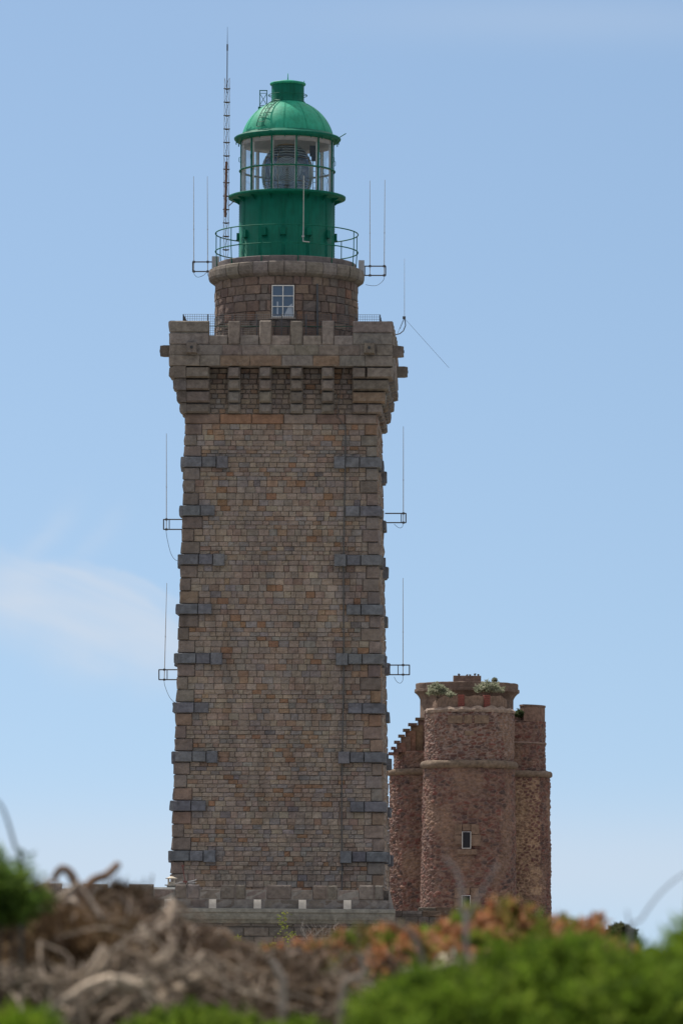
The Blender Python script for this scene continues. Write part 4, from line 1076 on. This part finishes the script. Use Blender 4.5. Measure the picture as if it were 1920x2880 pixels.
# ---- foreground heath, out of focus
GG=[(.095,.160,.016),(.125,.195,.022),(.060,.105,.014),(.18,.25,.035)]
bush('green_shrub','large soft dark green shrub filling the lower right corner','shrub',(P(1660,2700,7).x,7.1,P(1640,2950,7).z-.035),(.33,.34,.150),2600,.055,26,.020,.0045,GG,[3,3,2,1.2],hemi=-.1,bumps=.22,stems=30)
bush('green_shrub','green shrub left flank sloping down towards the dead branches','shrub',(P(1240,2700,6.9).x,7.0,P(1210,2950,7).z),(.115,.25,.085),1100,.05,26,.020,.0045,GG,[3,3,2,1.2],hemi=-.1,bumps=.25,stems=20)
bush('green_shrub','bright green shrub crest at the right edge','shrub',(P(1990,2700,7.2).x,7.3,P(1985,2880,7.2).z),(.085,.2,.115),800,.06,26,.022,.005,[(.11,.19,.015),(.16,.24,.02),(.07,.13,.012),(.2,.25,.03)],[3,3,2,1.2],hemi=-.2,bumps=.3,stems=14)
OT=[(.38,.17,.08),(.34,.20,.09),(.44,.25,.16),(.30,.11,.05)]
bush('flowering_shrub','orange and pink tipped shrub in front of the old tower','shrub',(P(1450,2700,10).x,10.2,P(1455,2745,10).z),(.25,.22,.108),1700,.045,26,.020,.007,[(.16,.18,.03),(.11,.18,.02),(.22,.18,.05),(.08,.12,.02)],[3,3,2,2],OT,.7,hemi=-.3,bumps=.35,stems=16,tipmask=lambda b:noise.noise(Vector(tuple(b*16)))>-.12)
bush('flowering_shrub','low orange tipped shrub between the dead branches and the green shrub','shrub',(P(1090,2700,10.5).x,10.8,P(1090,2765,10.5).z),(.27,.22,.08),1100,.06,24,.020,.007,[(.13,.14,.03),(.10,.15,.02),(.17,.13,.05),(.09,.10,.03)],[3,3,2,2],OT,.7,hemi=-.3,bumps=.35,stems=14,tipmask=lambda b:noise.noise(Vector(tuple(b*16)))>-.12)
bush('green_shrub','dark green shrub tops behind the orange tipped one at right','shrub',(P(1640,2700,11).x,11.3,P(1640,2750,11).z),(.19,.22,.075),700,.06,24,.022,.006,[(.06,.11,.018),(.09,.14,.022),(.04,.07,.015),(.12,.13,.05)],[3,3,2,1],hemi=-.3,bumps=.35,stems=12)
bush('green_shrub','dark green conifer-like shrub at the left edge','shrub',(P(-40,2700,8).x,8.2,P(0,2530,8).z),(.045,.07,.036),170,.085,24,.024,.006,[(.09,.155,.03),(.12,.19,.035),(.06,.11,.02),(.17,.25,.05)],[3,3,2,1],hemi=-.6,bumps=.7,stems=10)
bush('green_shrub','bright green tuft in the lower left corner','shrub',(P(20,2700,6).x,6.1,P(40,2960,6).z),(.05,.08,.03),240,.04,26,.018,.005,[(.11,.20,.012),(.15,.24,.02),(.07,.13,.012),(.2,.26,.03)],[3,3,2,1],bumps=.3,stems=6)
bush('green_shrub','small green tuft low between dead branches and right shrub','shrub',(P(850,2700,7.6).x,7.7,P(830,2960,7.6).z),(.04,.08,.03),150,.04,26,.018,.005,GG,[3,3,2,1],bumps=.3,stems=6)
bush('green_shrub','bright low green tuft at the bottom among the dead branches','shrub',(P(560,2700,7.6).x,7.7,P(560,2940,7.6).z),(.10,.08,.035),330,.04,26,.018,.005,GG,[3,3,2,1],bumps=.5,stems=6)
# brown dead heath mounds
BR=[(.085,.052,.028),(.13,.082,.044),(.038,.024,.014),(.24,.165,.095)]
bush('dead_heath','rust brown dead heath mound at far left behind grey branches','shrub',(P(150,2700,10.5).x,10.7,P(150,2790,10.5).z),(.26,.25,.165),1500,.07,22,.028,.004,BR,[3,3,3,1],mat=M_dry,hemi=-.3,bumps=.3,stems=20,stemcol=(.16,.12,.09))
bush('dead_heath','soft brown dead heath mound at far left in front of the branches','shrub',(P(120,2700,8.9).x,9.0,P(150,2815,8.9).z),(.20,.16,.150),2000,.06,24,.022,.0035,[(.13,.082,.042),(.19,.12,.065),(.06,.038,.02),(.30,.21,.12)],[3,3,3,1],mat=M_dry,hemi=-.3,bumps=.4,stems=30,stemcol=(.3,.23,.16))
bush('dead_heath','ragged brown dead heath low in the middle of the branches','shrub',(P(560,2700,9.2).x,9.3,P(560,2840,9.2).z),(.20,.14,.090),750,.06,20,.022,.0035,BR,[3,3,3,1],mat=M_dry,hemi=-.3,bumps=.5,stems=30,stemcol=(.3,.23,.16))
bush('dead_heath','dark round clump of dead heath among the branches','shrub',(P(335,2700,10).x,10.1,P(335,2590,10).z),(.062,.07,.055),420,.045,22,.022,.004,[(.075,.05,.03),(.11,.075,.045),(.045,.03,.02),(.14,.10,.06)],[3,3,3,1],mat=M_dry,hemi=-.9,bumps=.3,stems=8)
bush('dead_heath','brown dead heath mound in the middle behind grey branches','shrub',(P(600,2700,11).x,11.4,P(600,2815,11).z),(.34,.25,.085),1300,.07,22,.028,.004,BR,[3,3,3,1],mat=M_dry,hemi=-.3,bumps=.35,stems=20,stemcol=(.16,.12,.09))
# tangled dead branches
def tangle(label,u0,u1,v0,v1,Y0,Y1,n,rmin,rmax,seed,cols):
    """a thicket of kinked, forking dead twigs kept under the outline v0(u)"""
    rd=random.Random(seed); c=P((u0+u1)/2,v1,(Y0+Y1)/2); gz_=ground_z(c.x,c.y)
    t=thing('dead_branches',label,'dead shrub',(c.x,c.y,gz_),0,'dead branches tangled in the foreground')
    o=Vector((c.x,c.y,gz_)); mb=MB()
    def piece(p,d,l,r,lev,cc_):
        k=rd.randint(5,9); kf=rd.uniform(.75,1.25); pts=[p.copy()]; gnarl=rd.uniform(.18,.5)
        for q in range(k):
            d=(d+Vector((rd.gauss(0,1),rd.gauss(0,1),rd.gauss(0,.8)))*gnarl).normalized()
            w=p+o; u=960+w.x*F/w.y; vv=HV-(w.z-CZ)*F/w.y
            if vv<v0(min(max(u,u0),u1))+rd.uniform(-60,15): d.z=-abs(d.z)*.6-.15
            p=p+d*l/k; pts.append(p.copy())
            if lev>0 and rd.random()<.38: piece(p,(d+Vector((rd.gauss(0,.8),rd.gauss(0,.8),rd.gauss(.2,.6)))).normalized(),l*rd.uniform(.35,.7),r*.6,lev-1,cc_)
        mb.tube(pts,[r*(1-.6*q/k)*rd.uniform(.8,1.25) for q in range(k+1)],5,col=tuple(v_*kf for v_ in cc_))
    for i in range(n):
        Y=rd.uniform(Y0,Y1); u=rd.uniform(u0,u1); f=rd.random()**1.1; v=v0(u)+(v1-v0(u))*f
        r=rmin+(rmax-rmin)*rd.random()**2.2
        piece(P(u,v,Y)-o,Vector((rd.gauss(0,1),rd.gauss(0,.7),rd.gauss(.15,.7))).normalized(),rd.uniform(.10,.30),r,2,rd.choice(cols))
    mb.build('branches',M_bark,t)
    mb=MB()
    for i in range(14):
        a_=Vector((rd.uniform(-.1,.1),rd.uniform(-.1,.1),-.03)); b_=P(rd.uniform(u0,u1),v1-20,rd.uniform(Y0,Y1))-o
        mb.tube([a_,a_.lerp(b_,.5)+Vector((rd.uniform(-.05,.05),rd.uniform(-.05,.05),0)),b_],[.012,.010,.007],6,col=cols[0])
    mb.build('main_stems',M_bark,t,True); return t
GB=[(.26,.195,.145),(.11,.075,.05),(.52,.44,.36),(.06,.04,.027),(.36,.29,.23),(.085,.055,.036),(.16,.11,.075)]
tangle('grey brown tangled dead branches at far left',-60,420,lambda u:2560+20*math.sin(u*.045)+12*math.sin(u*.13),2900,9.2,10.6,110,.0018,.008,11,GB)
tangle('densest pale dead branches left of the lighthouse foot',330,760,lambda u:2585+(u-330)*.27+22*math.sin(u*.05),2900,8.8,10.8,150,.0018,.008,22,GB)
tangle('pale dead branches below the lighthouse thinning to the right',700,1130,lambda u:2715+20*math.sin(u*.06),2900,9.0,11.0,75,.0018,.009,33,GB)
tangle('thick dark shadowed branches along the bottom left',0,640,lambda u:2740,2920,8.0,9.0,60,.002,.010,44,[(.30,.24,.18),(.16,.12,.085),(.46,.38,.30)])
def branch(label,pts,Y,r,col=(.26,.21,.18),name='bare_branch'):
    p0=pts[0]; b=P(p0[0],p0[1],Y); gz_=ground_z(b.x,b.y); o=Vector((b.x,b.y,gz_)); mb=MB()
    q=[P(u,v,Y+dy)-o for (u,v,dy) in pts]; q=[Vector((q[0].x,0,-.03)),Vector((q[0].x*1.0,0,q[0].z*.6))]+q
    # smooth
    s=[]
    for i in range(len(q)-1):
        a0,a1,a2,a3=q[max(i-1,0)],q[i],q[i+1],q[min(i+2,len(q)-1)]
        for j in range(4):
            x=j/4; s.append(.5*((2*a1)+(a2-a0)*x+(2*a0-5*a1+4*a2-a3)*x*x+(3*a1-a0-3*a2+a3)*x**3))
    s.append(q[-1]); m=len(s); mb.tube(s,[r*(1.2-.6*i/m) for i in range(m)],6,col=col)
    o_=mb.build(name,M_bark,None,True,loc=o); tag(o_,label,'branch'); return o_
branch('curved antler-like branch tip against the sky at left',[(240,2560,0),(232,2520,0),(262,2478,0),(300,2462,0),(332,2432,.02)],9.6,.0125,(.22,.14,.09))
branch('hooked branch arching over the dead heath at left',[(225,2540,0),(212,2490,0),(195,2455,0),(172,2445,0),(150,2475,0)],9.6,.012,(.2,.14,.1))
branch('thin blurred twig curving up at the far left edge',[(60,2600,0),(58,2420,0),(42,2380,0),(24,2318,0),(8,2275,0),(-10,2250,0)],8.7,.0036,(.07,.075,.07))
branch('pale curved branch rising in front of the old tower',[(1310,2640,0),(1300,2560,0),(1296,2500,0),(1282,2450,0),(1250,2412,0)],8.3,.0042,(.34,.29,.27))
branch('pale straight branch slanting right in front of the old tower',[(1312,2640,0),(1325,2560,0),(1360,2500,0),(1400,2430,0)],8.2,.0036,(.28,.24,.23))
branch('pale branch arching low beside the terrace corner',[(1190,2760,0),(1180,2680,0),(1160,2630,0),(1120,2600,0),(1085,2590,0)],8.2,.0065,(.26,.21,.17))
branch('thick pale broken stub standing between the dead branches',[(795,2790,0),(790,2750,0),(775,2720,0),(758,2695,0)],8.6,.009,(.42,.36,.30))
branch('bleached stub leaning at the left flank of the green shrub',[(960,2800,0),(1020,2745,0),(1022,2715,0),(1010,2685,0)],8.6,.007,(.34,.29,.24))
branch('faint feathery twig against the sky at the right edge',[(1775,2640,0),(1800,2590,0),(1850,2520,0),(1905,2470,0),(1960,2440,0)],8.3,.0022,(.25,.25,.26))
branch('faint short twig beside the feathery one at right',[(1770,2650,0),(1768,2600,0),(1762,2560,0)],8.3,.002,(.25,.25,.26))
p=P(1743,2604,30); bush('distant_bush','small round dark bush beyond the shrubs at right','bush',(P(1743,2700,32).x,32,P(1743,2628,32).z),(.085,.09,.055),350,.03,22,.018,.008,[(.06,.075,.03),(.08,.09,.04),(.04,.05,.02),(.1,.1,.05)],[1,1,1,1],hemi=-.9,bumps=.3,base_z=ground_z(1,32),stems=16)
# shrubs further to the sides, so the heath goes on beyond the frame
for i,(x,y,rx,rz,lab,pal) in enumerate(((1.25,7.6,.45,.3,'green shrub beyond the right edge of the view',GG),(-1.05,9.4,.42,.25,'brown shrub beyond the left edge of the view',BR))):
    bush('green_shrub' if i==0 else 'dead_heath',lab,'shrub',(x,y,CZ-.2),(rx,.4,rz),1300,.06,20,.028,.007,pal,[3,3,2,1],bumps=.3,stems=20)
# ================================================================== GROUND
xs=np.concatenate([-np.geomspace(3000,14,14),np.linspace(-12,12,25),np.geomspace(14,3000,14)]); ys=np.concatenate([np.array([-300,-60,-20]),np.linspace(-8,30,39),np.geomspace(33,6000,30)])
mb=MB(); vs=[(x,y,ground_z(x,y)+(.12*noise.noise(Vector((x*.4,y*.4,0))) if abs(x)<14 and y<40 else 0)) for y in ys for x in xs]; nx=len(xs)
mb.add(vs,[(j*nx+i,j*nx+i+1,(j+1)*nx+i+1,(j+1)*nx+i) for j in range(len(ys)-1) for i in range(nx-1)])
def ground_mat():
    m,t,b=nodes('heath_ground'); g=t.nodes.new('ShaderNodeNewGeometry'); v=g.outputs['Position']
    n1=tex_noise(t,v,.9,8,.7); r=ramp(t,n1.outputs[0],[(.3,(.035,.05,.018)),(.5,(.07,.085,.03)),(.62,(.10,.085,.05)),(.75,(.13,.11,.07))])
    n2=tex_noise(t,v,.03,5,.6); r2=ramp(t,n2.outputs[0],[(.35,(.7,.75,.7)),(.65,(1.2,1.15,1.1))])
    t.links.new(mult(t,r.outputs[0],r2.outputs[0]),b.inputs['Base Color']); b.inputs['Roughness'].default_value=.95; b.inputs['Specular IOR Level'].default_value=.1
    bp=t.nodes.new('ShaderNodeBump'); bp.inputs['Strength'].default_value=1; bp.inputs['Distance'].default_value=.15; n3=tex_noise(t,v,4,8,.75); t.links.new(n3.outputs[0],bp.inputs['Height']); t.links.new(bp.outputs[0],b.inputs['Normal'])
    return m
tag(mb.build('ground',ground_mat(),None,True),'heath covered ground running to the horizon',kind='structure')
# unseen pale ground sheet, added to bounce warm light onto the shaded tower
mb=MB(); mb.add([(-70,70,GZ+.03),(70,70,GZ+.03),(90,300,GZ+.03),(-90,300,GZ+.03)],[(0,1,2,3)]); tag(mb.build('bounce_ground',plain('pale_bounce_ground',(.28,.25,.21),.95,bump=.6,vs=2,var=.15),None),'unseen pale ground added to bounce light onto the lighthouse',kind='structure')
# grass and heather over the hump
n=30000; px=rng.uniform(-4,4,n); py=rng.uniform(2.5,20,n)
pz=np.array([ground_z(a_,b_) for a_,b_ in zip(px,py)])-.02
pos=np.stack([px,py,pz+rng.uniform(0,.12,n)],1); dd=np.stack([rng.normal(0,.35,n),rng.normal(0,.35,n),np.ones(n)],1)
tag(leaves_mesh('heather_cover',pos,dd,.16,.010,pal_cols([(.08,.11,.03),(.13,.11,.05),(.16,.12,.07),(.06,.09,.03)],[2,2,2,2],n),M_leaf),'grass and heather covering the rise in the foreground','heather',kind='stuff')
